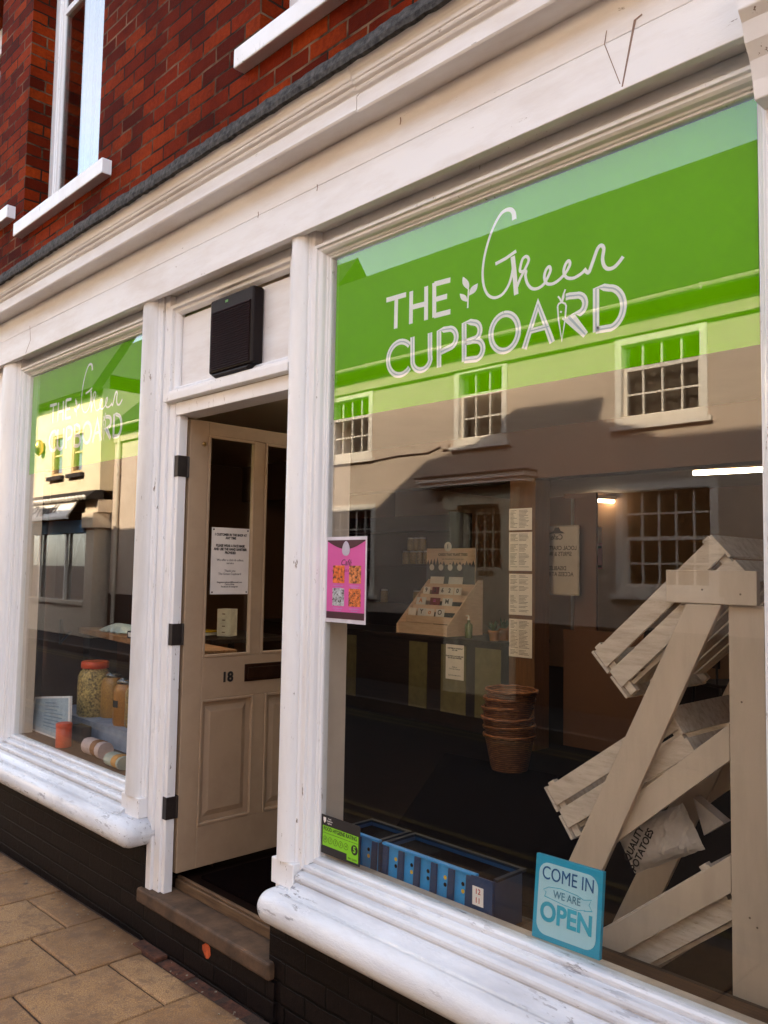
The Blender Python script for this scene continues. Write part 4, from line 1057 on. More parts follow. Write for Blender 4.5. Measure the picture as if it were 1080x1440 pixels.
for (ti, fx, mt, ch, lab) in desc:
    yy, z_ = tiers[ti]; X = KX0 + fx - 0.04; w_ = 0.085 if ti != 4 else 0.17
    if ti == 2: w_ = 0.12
    if ti == 1: w_ = 0.10
    o = empty('greeting_card', (X, yy+0.03, z_+0.001), lab, 'greeting card', 'greeting cards in the plywood rack')
    m = MB(); m.prism([(X-w_/2,yy+0.018,z_+0.001),(X+w_/2,yy+0.018,z_+0.001),(X+w_/2,yy+0.040,z_+0.115),(X-w_/2,yy+0.040,z_+0.115)], (0,0.002,0)); m.build('sheet', M[mt], o)
    if ch: text('printed_motif', ch, Matrix.Translation((X, yy+0.0285, z_+0.085)) @ Matrix.Rotation(R(-11),4,'X') @ FRONT, 0.055 if ti == 3 else 0.06, M['ink'] if ch not in 'Ao=' else (M['orange'] if ch != '=' else M['pink']), o, 0.0006, 0.001)

# menus pinned on the post
mp0 = empty('menu_sheet', (0,0,0), 'topmost short printed sheet pinned on the timber post', 'menu sheet', 'menu sheets on the timber post')
bpy.data.objects.remove(mp0)
rows_ = [(715,745,'topmost short printed sheet pinned on the timber post'),(748,803,'second printed sheet from the top of the timber post'),(806,866,'third printed sheet down the timber post with a darker stain'),(869,926,'lowest printed sheet hanging at the bottom of the timber post column')]
random.seed(21)
for (ya, yb, lab) in rows_:
    a = at(716, ya, 3.515); b = at(748, yb, 3.515)
    o = empty('menu_sheet', ((a.x+b.x)/2, 3.515, b.z), lab, 'menu sheet', 'menu sheets on the timber post')
    m = MB(); m.box(a.x, b.x, 3.514, 3.5155, b.z, a.z-0.004); m.build('sheet', M['oldpaper'], o)
    m = MB(); z_ = a.z - 0.022
    while z_ > b.z + 0.02:
        if random.random() > 0.12:
            m.box(a.x+0.015, a.x+0.015+random.uniform(0.03,0.075), 3.5128, 3.5136, z_, z_+0.0035); m.box(a.x+0.10, a.x+0.10+random.uniform(0.05,0.10), 3.5128, 3.5136, z_, z_+0.0035)
        z_ -= 0.0105
    m.build('printed_lines', M['greyink'], o)

# small plants, bottle
def pot_plant(px, py, Y, r, h, label, seed):
    c = at(px, py, Y); c.z = 0.9905
    o = empty('potted_plant', c, label, 'potted plant', 'potted plants on the counter end')
    m = MB(); m.lathe((0,0,0), [(r*0.72,0),(r*0.95,h*0.8),(r*1.05,h*0.8),(r*1.06,h),(r*0.92,h),(r*0.88,h*0.86),(0.0001,h*0.86)], 18); m.build('pot', M['terracotta'], o, local=True)
    m = MB(); random.seed(seed)
    for i in range(34):
        a = random.uniform(0, 2*math.pi); t_ = random.uniform(0.15, 0.9); L_ = random.uniform(0.07, 0.12)
        b0 = Vector((math.cos(a)*r*0.3, math.sin(a)*r*0.3, h*0.85)); tip = b0 + Vector((math.cos(a)*L_*t_, math.sin(a)*L_*t_, L_*(1.1-t_*0.6)))
        sd = Vector((-math.sin(a), math.cos(a), 0))*0.008; mid = (b0+tip)/2 + Vector((0,0,0.012))
        m.add([b0-sd*0.6, b0+sd*0.6, mid+sd, mid-sd, tip], [(0,1,2,3),(3,2,4)])
    m.build('leaves', M['leaf'], o, local=True)
pot_plant(695, 890, 3.50, 0.050, 0.085, 'smaller terracotta pot with a spiky plant on the counter end', 2)
pot_plant(708, 893, 3.62, 0.058, 0.10, 'larger terracotta pot with bushy leaves close to the timber post', 4)
bt = at(659, 890, 3.55); bt.z = 0.9905
o = empty('pump_bottle', bt, 'small green glass pump bottle on the counter beside the card rack', 'bottle')
m = MB(); m.lathe((0,0,0), [(0.030,0),(0.032,0.01),(0.032,0.11),(0.012,0.13),(0.012,0.15)], 16); m.build('body', plain('green_bottle',(0.10,0.13,0.03),0.2), o, local=True)
m = MB(); m.lathe((0,0,0.1502), [(0.013,0),(0.013,0.012),(0.005,0.014),(0.005,0.035)], 10); m.tube([(0,0,0.185),(-0.03,0,0.185)],0.005,8); m.build('pump', M['paper'], o, local=True)

# wicker baskets, nested
def basket(o):
    m = MB(); h = 0.25
    prof = [(0.118,0),(0.128,0.02),(0.165,0.20),(0.178,h),(0.170,h),(0.158,0.20),(0.120,0.025),(0.0001,0.022)]
    m.lathe((0,0,0), prof, 36); m.build('woven_body', M['wicker'], o, local=True)
    m = MB(); ring = [(0.176*math.cos(t)+0, 0.176*math.sin(t), h + 0.004*math.sin(t*9)) for t in [2*math.pi*i/44 for i in range(44)]]
    m.tube(ring, 0.013, 8, True); m.build('braided_rim', M['wicker'], o, local=True)
BB = Vector((-3.655, 2.85, FZ))
labs = ['lowest wicker basket of the nested stack standing on the floor', 'second wicker basket from the floor in the nested stack', 'third wicker basket from the floor in the nested stack', 'fourth wicker basket from the floor in the nested stack', 'second wicker basket from the top of the nested stack', 'topmost open wicker basket of the nested stack']
b0 = empty('wicker_basket', BB, labs[0], 'basket', 'nested wicker baskets'); basket(b0)
for i in range(1, 6):
    c = copy_tree(b0); c.location = BB + Vector((random.uniform(-0.012,0.012), random.uniform(-0.012,0.012), 0.062*i)); c.rotation_euler = (R(random.uniform(-2,2)), R(random.uniform(-2.5,2.5)), i*0.8); c['label'] = labs[i]

# floor mat
m = MB(); m.prism([(-3.0,0.95,FZ+0.001),(-1.9,1.0,FZ+0.001),(-2.9,3.0,FZ+0.001),(-4.3,2.9,FZ+0.001)], (0,0,0.010))
tag(m.build('floor_mat', M['mat']), 'large dark mat lying on the shop floor behind the right window', 'mat')
m = MB(); m.box(-3.30,-2.50,0.15,0.80,FZ+0.001,FZ+0.014)
tag(m.build('door_mat', M['mat']), 'dark bristle door mat just inside the open shop door', 'mat')

# screen with the reversed notice, stools and leaflet behind
sg = empty('notice_screen', (-3.55, 3.85, FZ), 'dark partition screen standing just right of the timber post', 'screen')
m = MB(); m.box(-3.915,-3.20,3.90,3.93,FZ,1.10); q0 = at(806,760,3.9).x; q1 = at(838,760,3.9).x; m.box(q0,q1,3.90,3.93,1.1005,2.16); m.box(-3.915,q1,3.90,3.93,2.1605,2.20); m.build('panel', M['brownwall'], sg)
m = MB(); m.box(q0-0.012,q0+0.012,3.885,3.8995,1.10,2.16); m.build('steel_edge', plain('steel', (0.5,0.45,0.38), 0.3, metallic=1), sg)
sa = at(753,740,3.80); sb = at(814,838,3.80)
sn = empty('reversed_notice', ((sa.x+sb.x)/2, 3.80, sb.z), 'frosted notice board seen from behind with reversed lettering and a hat emblem', 'notice board')
m = MB(); m.box(sa.x, sb.x, 3.805, 3.812, sb.z, sa.z); m.build('board', M['acrylic'], sn)
m = MB(); m.frame([(0,3.816),(0,3.800),(0.012,3.800),(0.012,3.816)], sa.x, sb.x, sb.z, sa.z); m.build('edge_frame', plain('frame_grey',(0.34,0.28,0.22),0.4), sn)
MIR = Matrix.Diagonal((-1,1,1,1)); cx_ = (sa.x+sb.x)/2; W_ = sb.x-sa.x; H_ = sa.z-sb.z
def rv(body, f, size, bold=0.0006, sx=1.0): text('reversed_lettering', body, TM(cx_,3.8035,sb.z+H_*f) @ MIR, size, M['ink'], sn, 0.0004, bold, sx=sx)
rv('Cafe', 0.83, 0.06, 0.001); rv('LOCAL CRAFT BEER,\nSPIRITS & WINE', 0.63, 0.048, sx=0.85); rv('DISABLED\nACCESS AT REAR', 0.34, 0.048, sx=0.85)
m = MB(); hx, hz_ = cx_, sb.z+H_*0.92
m.prism([(hx-0.075,3.8025,hz_-0.02),(hx+0.075,3.8025,hz_-0.02),(hx+0.05,3.8025,hz_-0.004),(hx+0.035,3.8025,hz_),(hx+0.02,3.8025,hz_+0.03),(hx-0.02,3.8025,hz_+0.03),(hx-0.035,3.8025,hz_),(hx-0.05,3.8025,hz_-0.004)], (0,0.001,0)); m.build('hat_emblem', M['ink'], sn)
la = at(834,742,4.2); lb_ = at(847,800,4.2)
lf_ = empty('small_leaflet', ((la.x+lb_.x)/2,4.2,lb_.z), 'small pink leaflet under a blank card fixed on the dark screen post', 'leaflet')
m = MB(); m.box(la.x,lb_.x,4.198,4.2,lb_.z,(la.z*0.62+lb_.z*0.38)); m.build('pink_sheet', plain('dull_pink',(0.55,0.12,0.14),0.6), lf_)
m = MB(); m.box(la.x+0.005,lb_.x-0.005,4.1985,4.2,(la.z*0.615+lb_.z*0.385)+0.004,la.z); m.build('blank_card', M['oldpaper'], lf_)
m = MB(); m.box(la.x+0.004,lb_.x-0.004,4.1968,4.1976,lb_.z+0.01,lb_.z+0.03); m.box(la.x+0.004,lb_.x-0.004,4.1968,4.1976,lb_.z+0.17,lb_.z+0.19); m.build('print', M['ink'], lf_)

def stool(c, label, rz):
    o = empty('cafe_chair', c, label, 'chair', 'dark chairs at the back of the shop', rot=(0,0,rz))
    m = MB(); m.box(-0.20,0.20,-0.20,0.20,0.44,0.47); m.build('seat', M['black'], o, local=True, bevel=0.01)
    m = MB(); m.box(-0.19,0.19,0.18,0.20,0.60,0.95); m.build('backrest', M['black'], o, local=True, bevel=0.02)
    for (x_,y_) in ((-0.18,-0.18),(0.18,-0.18),(-0.18,0.18),(0.18,0.18)):
        m = MB(); m.tube([(x_,y_,0.4395),(x_*1.12,y_*1.12,0)], 0.012, 8); m.build('leg', M['ironblack'], o, local=True)
    m = MB()
    for x_ in (-0.15,0.15): m.tube([(x_,0.19,0.47),(x_,0.19,0.61)], 0.010, 8)
    m.build('back_post', M['ironblack'], o, local=True)
stool(Vector((-3.55,4.6,FZ)), 'dark cafe chair behind the partition screen', R(200))
stool(Vector((-3.2,5.3,FZ)), 'dark cafe chair farther back near the cream wall', R(150))

# shelving with jars at the back
sh_ = empty('shelf_unit', (-6.9, 5.0, FZ), 'dark shelf unit behind the counter stocked with jars', 'shelving')
m = MB(); m.box(-7.9,-6.0,5.20,5.22,FZ,2.2); m.build('back_panel', M['darkwood'], sh_)
for X in (-7.9,-6.02):
    m = MB(); m.box(X,X+0.02,4.85,5.1995,FZ,2.2); m.build('upright', M['darkwood'], sh_)
for z_ in (0.7,1.15,1.60,2.0):
    m = MB(); m.box(-7.879,-6.021,4.86,5.1995,z_,z_+0.025); m.build('shelf', M['darkwood'], sh_)
def jar(name, c, r, h, mat, label, lidmat, group):
    o = empty(name, c, label, 'jar', group)
    m = MB(); m.lathe((0,0,0), [(r*0.9,0),(r,0.01*h/0.2),(r,h*0.80),(r*0.8,h*0.88),(r*0.8,h*0.90)], 20); m.build('body', mat, o, local=True)
    m = MB(); m.lathe((0,0,h*0.9003), [(r*0.85,0),(r*0.88,0.004),(r*0.88,h*0.10),(r*0.8,h*0.115)], 20); m.build('lid', lidmat, o, local=True)
    return o
jr = jar('shelf_jar', Vector((-6.75,4.95,1.6255)), 0.045, 0.15, M['tin'], 'small pale jars lined up on the back shelf', M['paper'], 'jars on the back shelves')
for i, (X, Y, z_) in enumerate([(-6.64,4.95,1.6255),(-6.53,4.95,1.6255),(-6.42,4.95,1.6255),(-6.31,4.95,1.6255),(-6.2,4.95,1.6255),(-6.75,5.08,1.6255),(-6.6,4.98,1.1755),(-6.4,4.98,1.1755),(-7.1,4.95,1.1755)]):
    c = copy_tree(jr); c.location = (X,Y,z_)
for k in range(3):
    c = copy_tree(jr); pj = at(578 + 8*k, 770, 4.97); c.location = (pj.x, 4.97, 1.776)

# strip lights
def at3(px, py, Z):
    d = cf + cr * ((px - 540) / 1176.64) - cu * ((py - 720) / 1176.64)
    return CAM + d * ((Z - CAM.z) / d.z)
for (a, b, lab) in ((at3(975,664,2.60),at3(1110,657,2.60),'long fluorescent strip light glowing on the ceiling behind the fruit stand'), (Vector((-4.2,1.58,2.625)),Vector((-2.7,1.58,2.625)),'added strip light brightening the front of the shop unseen above the green window band'), (at3(838,703,2.60),at3(872,704.5,2.60),'short fluorescent strip light glowing far back above the partition screen')):  # the middle one is an added lamp that brightens the card rack
    o = empty('strip_light', (a+b)/2, lab, 'strip light', 'fluorescent strip lights')
    c = (a+b)/2
    m = MB(); m.bar(a + Vector((0,0,0.04)), b + Vector((0,0,0.04)), 0.09, 0.05); m.build('batten', M['ceiling'], o)
    m = MB(); m.tube([a - Vector((0,0,0.012)), b - Vector((0,0,0.012))], 0.022, 10); m.build('glowing_tube', M['tube'] if 'front' in lab else M['softtube'], o)

# ------------------------------------------------------------------ left window display
sf = empty('plank_shelf', (-4.9, 0.52, 0.66), 'rough plank shelf on dark uprights inside the left window', 'shelf')
a = Vector((-5.62,0.585,1.115)); b = Vector((-3.75,0.335,1.115))
d = (b-a).normalized(); nr_ = Vector((-d.y, d.x, 0))
def shelfpt(t, back, z): return a + d*t + nr_*back + Vector((0,0,z-1.115))
m = MB(); m.prism([shelfpt(0,0,1.085),shelfpt(1.88,0,1.085),shelfpt(1.88,0.26,1.085),shelfpt(0,0.26,1.085)], (0,0,0.036)); m.build('plank', M['plank'], sf, bevel=0.004)
for t_ in (0.02, 1.30):
    m = MB(); m.prism([shelfpt(t_,0.03,FZ),shelfpt(t_+0.13,0.03,FZ),shelfpt(t_+0.13,0.22,FZ),shelfpt(t_,0.22,FZ)], (0,0,1.0845-FZ)); m.build('upright', M['darkwood'], sf)
m = MB(); m.prism([(-5.40,0.30,0.615),(-3.55,0.30,0.615),(-3.55,0.575,0.615),(-5.40,0.575,0.615)], (0,0,0.020)); m.prism([(-5.40,0.302,FZ),(-3.55,0.302,FZ),(-3.55,0.306,FZ),(-5.40,0.306,FZ)], (0,0,0.4495)); m.build('lower_shelf', M['bluecloth'], sf)
bk = MB(); bp0 = at(86, 880, 0.60); bk.tube([(bp0.x,0.60,1.16),(bp0.x,0.60,0.98)],0.012,6); bk.tube([(bp0.x+0.01,0.60,1.0),(bp0.x+0.16,0.60,1.08)],0.008,6); bk.build('iron_bracket', M['ironblack'], sf)

def big_jar(px, py, Y, r, h, mat, label, lid=None, lab=False):
    c = at(px, py, Y); c.z = 0.6355
    o = empty('storage_jar', c, label, 'jar', 'storage jars in the left window')
    m = MB(); m.lathe((0,0,0), [(r*0.90,0),(r,0.015),(r,h*0.74),(r*0.86,h*0.84),(r*0.72,h*0.88),(r*0.72,h*0.90)], 26); m.build('filled_body', mat, o, local=True)
    if lid:
        m = MB(); m.lathe((0,0,h*0.9003), [(r*0.80,0),(r*0.84,0.004),(r*0.84,h*0.115),(r*0.78,h*0.13)], 26); m.build('screw_lid', lid, o, local=True)
    else:
        m = MB(); m.lathe((0,0,h*0.9003), [(r*0.76,0),(r*0.80,0.006),(r*0.80,0.014),(r*0.74,0.02),(r*0.5,0.035)], 26); m.build('glass_lid', M['oldglass'], o, local=True)
    if lab:
        m = MB(); vs = []; 
        for i in range(9):
            t_ = R(-120 + 7*i); 
            for z_ in (h*0.40,h*0.55): vs += [((r+0.0012)*math.cos(t_),(r+0.0012)*math.sin(t_),z_)]
        for i in range(9):
            t_ = R(-120 + 7*i)
            for z_ in (h*0.40,h*0.55): vs += [((r+0.0004)*math.cos(t_),(r+0.0004)*math.sin(t_),z_)]
        m.add(vs, [(2*i,2*i+2,2*i+3,2*i+1) for i in range(8)] + [(18+2*i,18+2*i+1,18+2*i+3,18+2*i+2) for i in range(8)]); m.build('chalk_label', M['label'], o, local=True)
    return o
big_jar(131, 1006, 0.40, 0.098, 0.318, M['pasta'], 'tall jar of dried pasta with a bright red screw lid', M['red'])
big_jar(156, 1014, 0.46, 0.066, 0.265, M['grain'], 'clip top jar of pale grain between the red lidded jar and the labelled jar')
big_jar(175, 1020, 0.40, 0.068, 0.262, plain('jar_lentils',(0.40,0.17,0.03),0.3,0.4,200), 'clip top jar of orange lentils with a small black label', None, True)
big_jar(191, 1026, 0.42, 0.066, 0.255, M['tin'], 'clip top jar half hidden behind the right frame of the left window')

bx = empty('price_board', (-4.95, 0.14, 0.536), 'white framed pale blue printed board leaning in the corner of the left window', 'notice board')
A_ = [at(49,980,0.165), at(99,979,0.165), at(97,1050,0.135), at(41,1044,0.135)]
A_[2].z = A_[3].z = 0.5375
m = MB(); m.prism(A_, (0,0.012,0)); m.build('frame', M['white'], bx)
cen = sum(A_, Vector((0,0,0)))/4
m = MB(); m.prism([cen + (p-cen)*0.91 + Vector((0,-0.0015,0)) for p in A_], (0,0.001,0)); m.build('printed_sheet', plain('pale_blue_sheet',(0.34,0.44,0.54),0.5), bx)
m = MB()
for i in range(8):
    f0 = 0.16 + i*0.085
    l_0 = A_[0].lerp(A_[3], f0); r_0 = A_[1].lerp(A_[2], f0); p0 = l_0.lerp(r_0, 0.35); p1 = l_0.lerp(r_0, random.uniform(0.62,0.85))
    m.bar(p0 + Vector((0,-0.0035,0)), p1 + Vector((0,-0.0035,0)), 0.001, 0.006)
m.build('printed_lines', plain('blue_ink',(0.16,0.24,0.34),0.6), bx)

oc = at(89, 1050, 0.085); oc.z = 0.5365
o = empty('candle_tin', oc, 'orange red cylindrical canister on the sill in front of the pale blue board', 'canister')
m = MB(); m.lathe((0,0,0), [(0.041,0),(0.043,0.004),(0.043,0.104),(0.041,0.106)], 24); m.build('body', M['red'], o, local=True)
m = MB(); m.lathe((0,0,0.1062), [(0.044,0),(0.0445,0.003),(0.0445,0.022),(0.041,0.025)], 24); m.build('lid', M['red'], o, local=True)
bc = at(110, 1042, 0.20)
m = MB(); m.box(bc.x-0.06,bc.x+0.07,0.185,0.245,0.5365,0.63); tag(m.build('brown_box', M['kraft'] and plain('dark_card',(0.07,0.045,0.03),0.8), None, bevel=0.003), 'dark brown cardboard box beside the orange canister', 'box')
for (px, py, Y, w, h, lab, bandm, bodym) in ((136,1066,0.12,0.20,0.085,'loaf shaped pale pink parcel with a brown paper band','kraft','pk'),(166,1080,0.09,0.15,0.065,'small pale green parcel with an orange band nearest the door','orange','gr')):
    c = at(px, py, Y); c.z = 0.5365
    o = empty('wrapped_parcel', c, lab, 'parcel', 'wrapped parcels on the left window sill')
    m = MB(); n = 14
    pr = [(-0.045*1.0*math.cos(t), h/2 + h/2*math.sin(t)) for t in [2*math.pi*i/n for i in range(n)]]
    pr = [(y_*1.0, min(h, max(0, z_*1.08-0.002))) for y_, z_ in pr]
    m.prism_x(pr, -w/2, w/2); m.build('wrapped_body', plain('parcel_pink',(0.60,0.46,0.44),0.6) if bodym == 'pk' else plain('parcel_green',(0.42,0.48,0.42),0.6), o, local=True, bevel=0.012)
    m = MB(); m.prism_x([(y_*1.03, (z_-h/2)*1.03+h/2+0.0015) for y_, z_ in pr], 0.005, 0.055); m.build('paper_band', M[bandm] if bandm != 'orange' else plain('ochre_band',(0.55,0.27,0.06),0.7), o, local=True)
# on the plank
def onplank(t, back): return shelfpt(t, back, 1.1215)
c = onplank(0.50, 0.12)
o = empty('soap_bag', c, 'pale green plastic wrapped pack lying on the plank shelf', 'packet'); random.seed(9)
m = MB(); vs = []; nx = 12; ny = 6
for j in range(ny+1):
    for i in range(nx+1):
        u = i/nx-0.5; v_ = j/ny-0.5; vs.append((u*0.30, v_*0.16, 0.045*(1-(2*u)**4)*(1-(2*v_)**4) + random.uniform(0,0.012)))
for j in range(ny+1):
    for i in range(nx+1): vs.append(((i/nx-0.5)*0.30, (j/ny-0.5)*0.16, 0.0))
of = (nx+1)*(ny+1); fs = []
for j in range(ny):
    for i in range(nx):
        q = j*(nx+1)+i; fs += [(q,q+1,q+nx+2,q+nx+1),(of+q,of+q+nx+1,of+q+nx+2,of+q+1)]
m.add(vs, fs); m.build('wrapping', M['soap'], o, local=True)
for i,(t_,bk_,h_,lab,mt) in enumerate(((0.98,0.20,0.12,'grey plastic spray bottle at the back of the plank shelf','slategrey'),(1.12,0.21,0.13,'pale grey bottle standing behind the cork stopper','soap'))):
    c = onplank(t_, bk_); o = empty('spray_bottle', c, lab, 'bottle', 'bottles on the plank shelf')
    m = MB(); m.lathe((0,0,0), [(0.045,0),(0.048,0.008),(0.048,h_*0.65),(0.02,h_*0.85),(0.018,h_)], 18); m.build('body', M['oldglass'] if mt=='x' else M['slategrey'] if i==0 else plain('grey_plastic',(0.22,0.22,0.24),0.4), o, local=True)
    m = MB(); m.lathe((0,0,h_+0.0003), [(0.02,0),(0.02,0.02),(0.012,0.03)], 14); m.build('cap', M['paper'], o, local=True)
c = onplank(1.10, 0.09)
o = empty('wooden_brush', c, 'turned wooden brush head lying on the plank shelf', 'brush')
m = MB(); m.lathe((0,0,0), [(0.055,0),(0.062,0.012),(0.058,0.028),(0.025,0.036),(0.020,0.055),(0.026,0.066),(0.020,0.075)], 20); m.build('handle', M['cork'], o, local=True)
for i in range(3):
    c = onplank(0.98+0.085*i, 0.022); o = empty('small_tin', c, ['small navy tin with pale label at the left of the front row', 'small navy tin in the middle of the front row', 'small navy tin at the right of the front row'][i], 'tin', 'small navy tins on the plank front')
    m = MB(); m.box(-0.032,0.032,-0.018,0.018,0,0.042); m.build('body', plain('navy_tin',(0.02,0.03,0.06),0.4), o, local=True, bevel=0.003)
    m = MB(); m.box(-0.018,0.018,-0.0195,-0.0185,0.008,0.034); m.build('label_patch', M['paper'], o, local=True)

# things seen through the door glass
m0 = CAM + (cf + cr*((312-540)/1176.64) - cu*((880-720)/1176.64))*6.3
sdk = empty('side_table', (m0.x, m0.y, FZ), 'dark side table seen through the glass of the open door', 'table')
m = MB(); m.box(m0.x-0.45,m0.x+0.35,m0.y-0.3,m0.y+0.4,m0.z-0.10,m0.z-0.07); m.build('table_top', M['darkwood'], sdk)
for (x_,y_) in ((-0.42,-0.27),(0.32,-0.27),(-0.42,0.37),(0.32,0.37)):
    m = MB(); m.box(m0.x+x_-0.02,m0.x+x_+0.02,m0.y+y_-0.02,m0.y+y_+0.02,FZ,m0.z-0.1003); m.build('leg', M['darkwood'], sdk)
o = empty('product_carton', (m0.x+0.07, m0.y, m0.z-0.07), 'upright white carton with an orange edge on the dark side table', 'carton', rot=(0,0,R(28)))
m = MB(); m.box(-0.055,0.055,-0.055,0.055,0,0.20); m.build('carton_body', plain('white_card',(0.75,0.72,0.62),0.5), o, local=True, bevel=0.002)
m = MB(); m.box(-0.0575,-0.0555,-0.05,0.05,0.02,0.10); m.build('orange_print', M['orange'], o, local=True)
m = MB()
for k in range(4): m.box(-0.012,0.012,-0.0575,-0.0555,0.025+0.045*k,0.033+0.045*k)
m.build('printed_lines', M['greyink'], o, local=True)
o = empty('paper_pack', (m0.x-0.10, m0.y-0.08, m0.z-0.07), 'flat white and yellow packs lying beside the white carton', 'packet')
m = MB(); m.box(-0.11,0.08,-0.07,0.07,0,0.022); m.build('white_pack', plain('white_pack',(0.75,0.73,0.66),0.5), o, local=True, bevel=0.003)
m = MB(); m.box(-0.07,0.09,-0.05,0.06,0.0225,0.036); m.build('yellow_pack', M['yellow'], o, local=True, bevel=0.003)

# ------------------------------------------------------------------ across the street (seen mirrored in the windows)
T180 = Matrix.Rotation(math.pi, 4, 'Z')
SV = 6.85                                                       # distance of the facing wall from the shop glass
house = empty('terraced_house', (-8, -SV, -0.1), 'grey rendered two storey house with white sash windows across the street', 'house')
#     u0,u1,z0,z1,cols,rows top,rows bottom   (u = -x)
hw = [(4.06,5.16,3.30,4.33,4,1,2), (6.80,7.70,3.30,4.38,3,1,2), (9.41,10.45,3.30,4.34,4,1,2),
      (3.96,5.15,1.33,2.59,5,2,2), (9.31,10.45,1.18,2.55,5,2,2), (1.3,2.4,3.30,4.33,4,1,2), (13.0,14.1,3.3,4.34,4,1,2), (1.3,2.45,1.33,2.59,5,2,2)]
dop = (6.83, 7.60, -0.10, 2.42)
m = MB(T180); wall(m, -6.0, 18.05, -0.32, 4.70, [w[:4] for w in hw] + [dop], SV, 0.12)
m.box(-6.0, 18.05, SV+0.5, SV+7.0, -0.32, 4.6); m.build('rendered_wall', M['render'], house)
for (ua, ub) in ((-6.0,6.60),(7.83,18.05)): MB(T180).box(ua,ub,SV-0.03,SV-0.0005,-0.1,0.92).build('dark_plinth', M['darkplinth'], house)
m = MB(T180)
m.prism([(-6.2,SV-0.28,4.62),(-6.2,SV+3.2,7.9),(-6.2,SV+3.2,7.7),(-6.2,SV-0.1,4.55)], (24.3,0,0)); m.prism([(-6.2,SV+3.2,7.9),(-6.2,SV+7.2,4.6),(-6.2,SV+7.0,4.5),(-6.2,SV+3.2,7.7)], (24.3,0,0))
m.build('tiled_roof', M['rooftile'], house)
m = MB(T180); m.box(-6.1, 18.0, SV-0.06, SV-0.001, 4.36, 4.60); m.build('eaves_board', M['render'], house)
m = MB(T180); gp = [(SV-0.19 + 0.065*math.cos(t), 4.70 - 0.065*math.sin(t)) for t in [math.pi*i/10 for i in range(11)]]
gp += [(y_*1.0, z_) for y_, z_ in [(SV-0.248,4.70),(SV-0.132,4.70)]]
m.prism_x(gp, -6.1, 18.0)
for X in (0.5,4.0,5.6,7.6,9.3): m.box(X-0.012,X+0.012,SV-0.262,SV-0.12,4.63,4.712)
m.build('gutter', M['gutter'], house)
m = MB(T180); m.tube([(17.72,SV-0.06,4.62),(17.72,SV-0.06,-0.1)], 0.045, 10); 
for z_ in (0.9,2.4,3.6): m.box(17.66,17.78,SV-0.105,SV-0.001,z_,z_+0.04)
m.build('downpipe', M['gutter'], house)
def opp(px, py, v):
    p = at(px, py, v); return Vector((-p.x, v, p.z))
m = MB(T180); m.tube([opp(522,648,SV-0.012), opp(560,641,SV-0.012), opp(600,637,SV-0.012), opp(618,628,SV-0.012)], 0.012, 6); m.build('wall_cable', M['darkplinth'], house)
q_ = opp(627,628,SV); m = MB(T180); m.box(q_.x-0.07,q_.x+0.07,SV-0.05,SV-0.0005,q_.z-0.04,q_.z+0.04); m.build('junction_box', M['render'], house)
def sash(u0,u1,z0,z1,cols,rt_,rb_):
    y = SV + 0.010
    f = MB(T180); f.frame([(0,y+0.1),(0,SV-0.02),(0.085,SV-0.02),(0.092,y+0.03),(0.092,y+0.1)], u0-0.015, u1+0.015, z0-0.005, z1+0.015)
    f.box(u0-0.07,u1+0.07,SV-0.06,y+0.02,z0-0.065,z0-0.006)
    w = f.build('sash_window', M['sash'], house)
    b = MB(T180); a0, a1, b0_, b1 = u0+0.075, u1-0.075, z0+0.085, z1-0.075
    tot = rt_+rb_; zm = b0_ + (b1-b0_)*rb_/tot
    b.box(a0,a1,y+0.03,y+0.065,zm-0.022,zm+0.022)
    for (za,zb,nr2,yo) in ((b0_,zm-0.0225,rb_,0.045),(zm+0.0225,b1,rt_,0.035)):
        for i in range(1,cols): X = a0+(a1-a0)*i/cols; b.box(X-0.011,X+0.011,y+yo,y+yo+0.02,za,zb)
        for j in range(1,nr2):
            Z = za+(zb-za)*j/nr2
            for i in range(cols): b.box(a0+(a1-a0)*i/cols+0.0112, a0+(a1-a0)*(i+1)/cols-0.0112, y+yo, y+yo+0.02, Z-0.011, Z+0.011)
    for (xa,xb) in ((u0+0.0755,u0+0.115),(u1-0.115,u1-0.0755)): b.box(xa,xb,y+0.03,y+0.07,b0_,zm-0.0225)
    b.box(u0+0.1155,u1-0.1155,y+0.03,y+0.07,b0_-0.012,b0_+0.03)
    b.build('glazing_bars', M['sash'], w)
    p = MB(T180); p.box(u0+0.07,u1-0.07,y+0.072,y+0.076,z0+0.07,z1-0.07); p.build('pane', M['oldglass'], w)
    c = MB(T180); n = 44; vs = []; top = z1-0.05
    for i in range(n+1):
        X = u0+0.03+(u1-u0-0.06)*i/n; Y = y+0.20+0.025*math.sin(i*1.1)+0.012*math.sin(i*2.9)
        vs += [(X,Y,z0+0.02),(X,Y,top-0.28),(X,Y+0.004,z0+0.02),(X,Y+0.004,top-0.28)]
    fs = []
    for i in range(n): fs += [(i*4,i*4+4,i*4+5,i*4+1),(i*4+2,i*4+3,i*4+7,i*4+6)]
    if z0 > 3: c.add(vs, fs, True); c.build('net_curtain', M['curtain'], w)
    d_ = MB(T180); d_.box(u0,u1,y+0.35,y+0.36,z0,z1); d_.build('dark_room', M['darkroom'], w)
for w in hw: sash(*w)
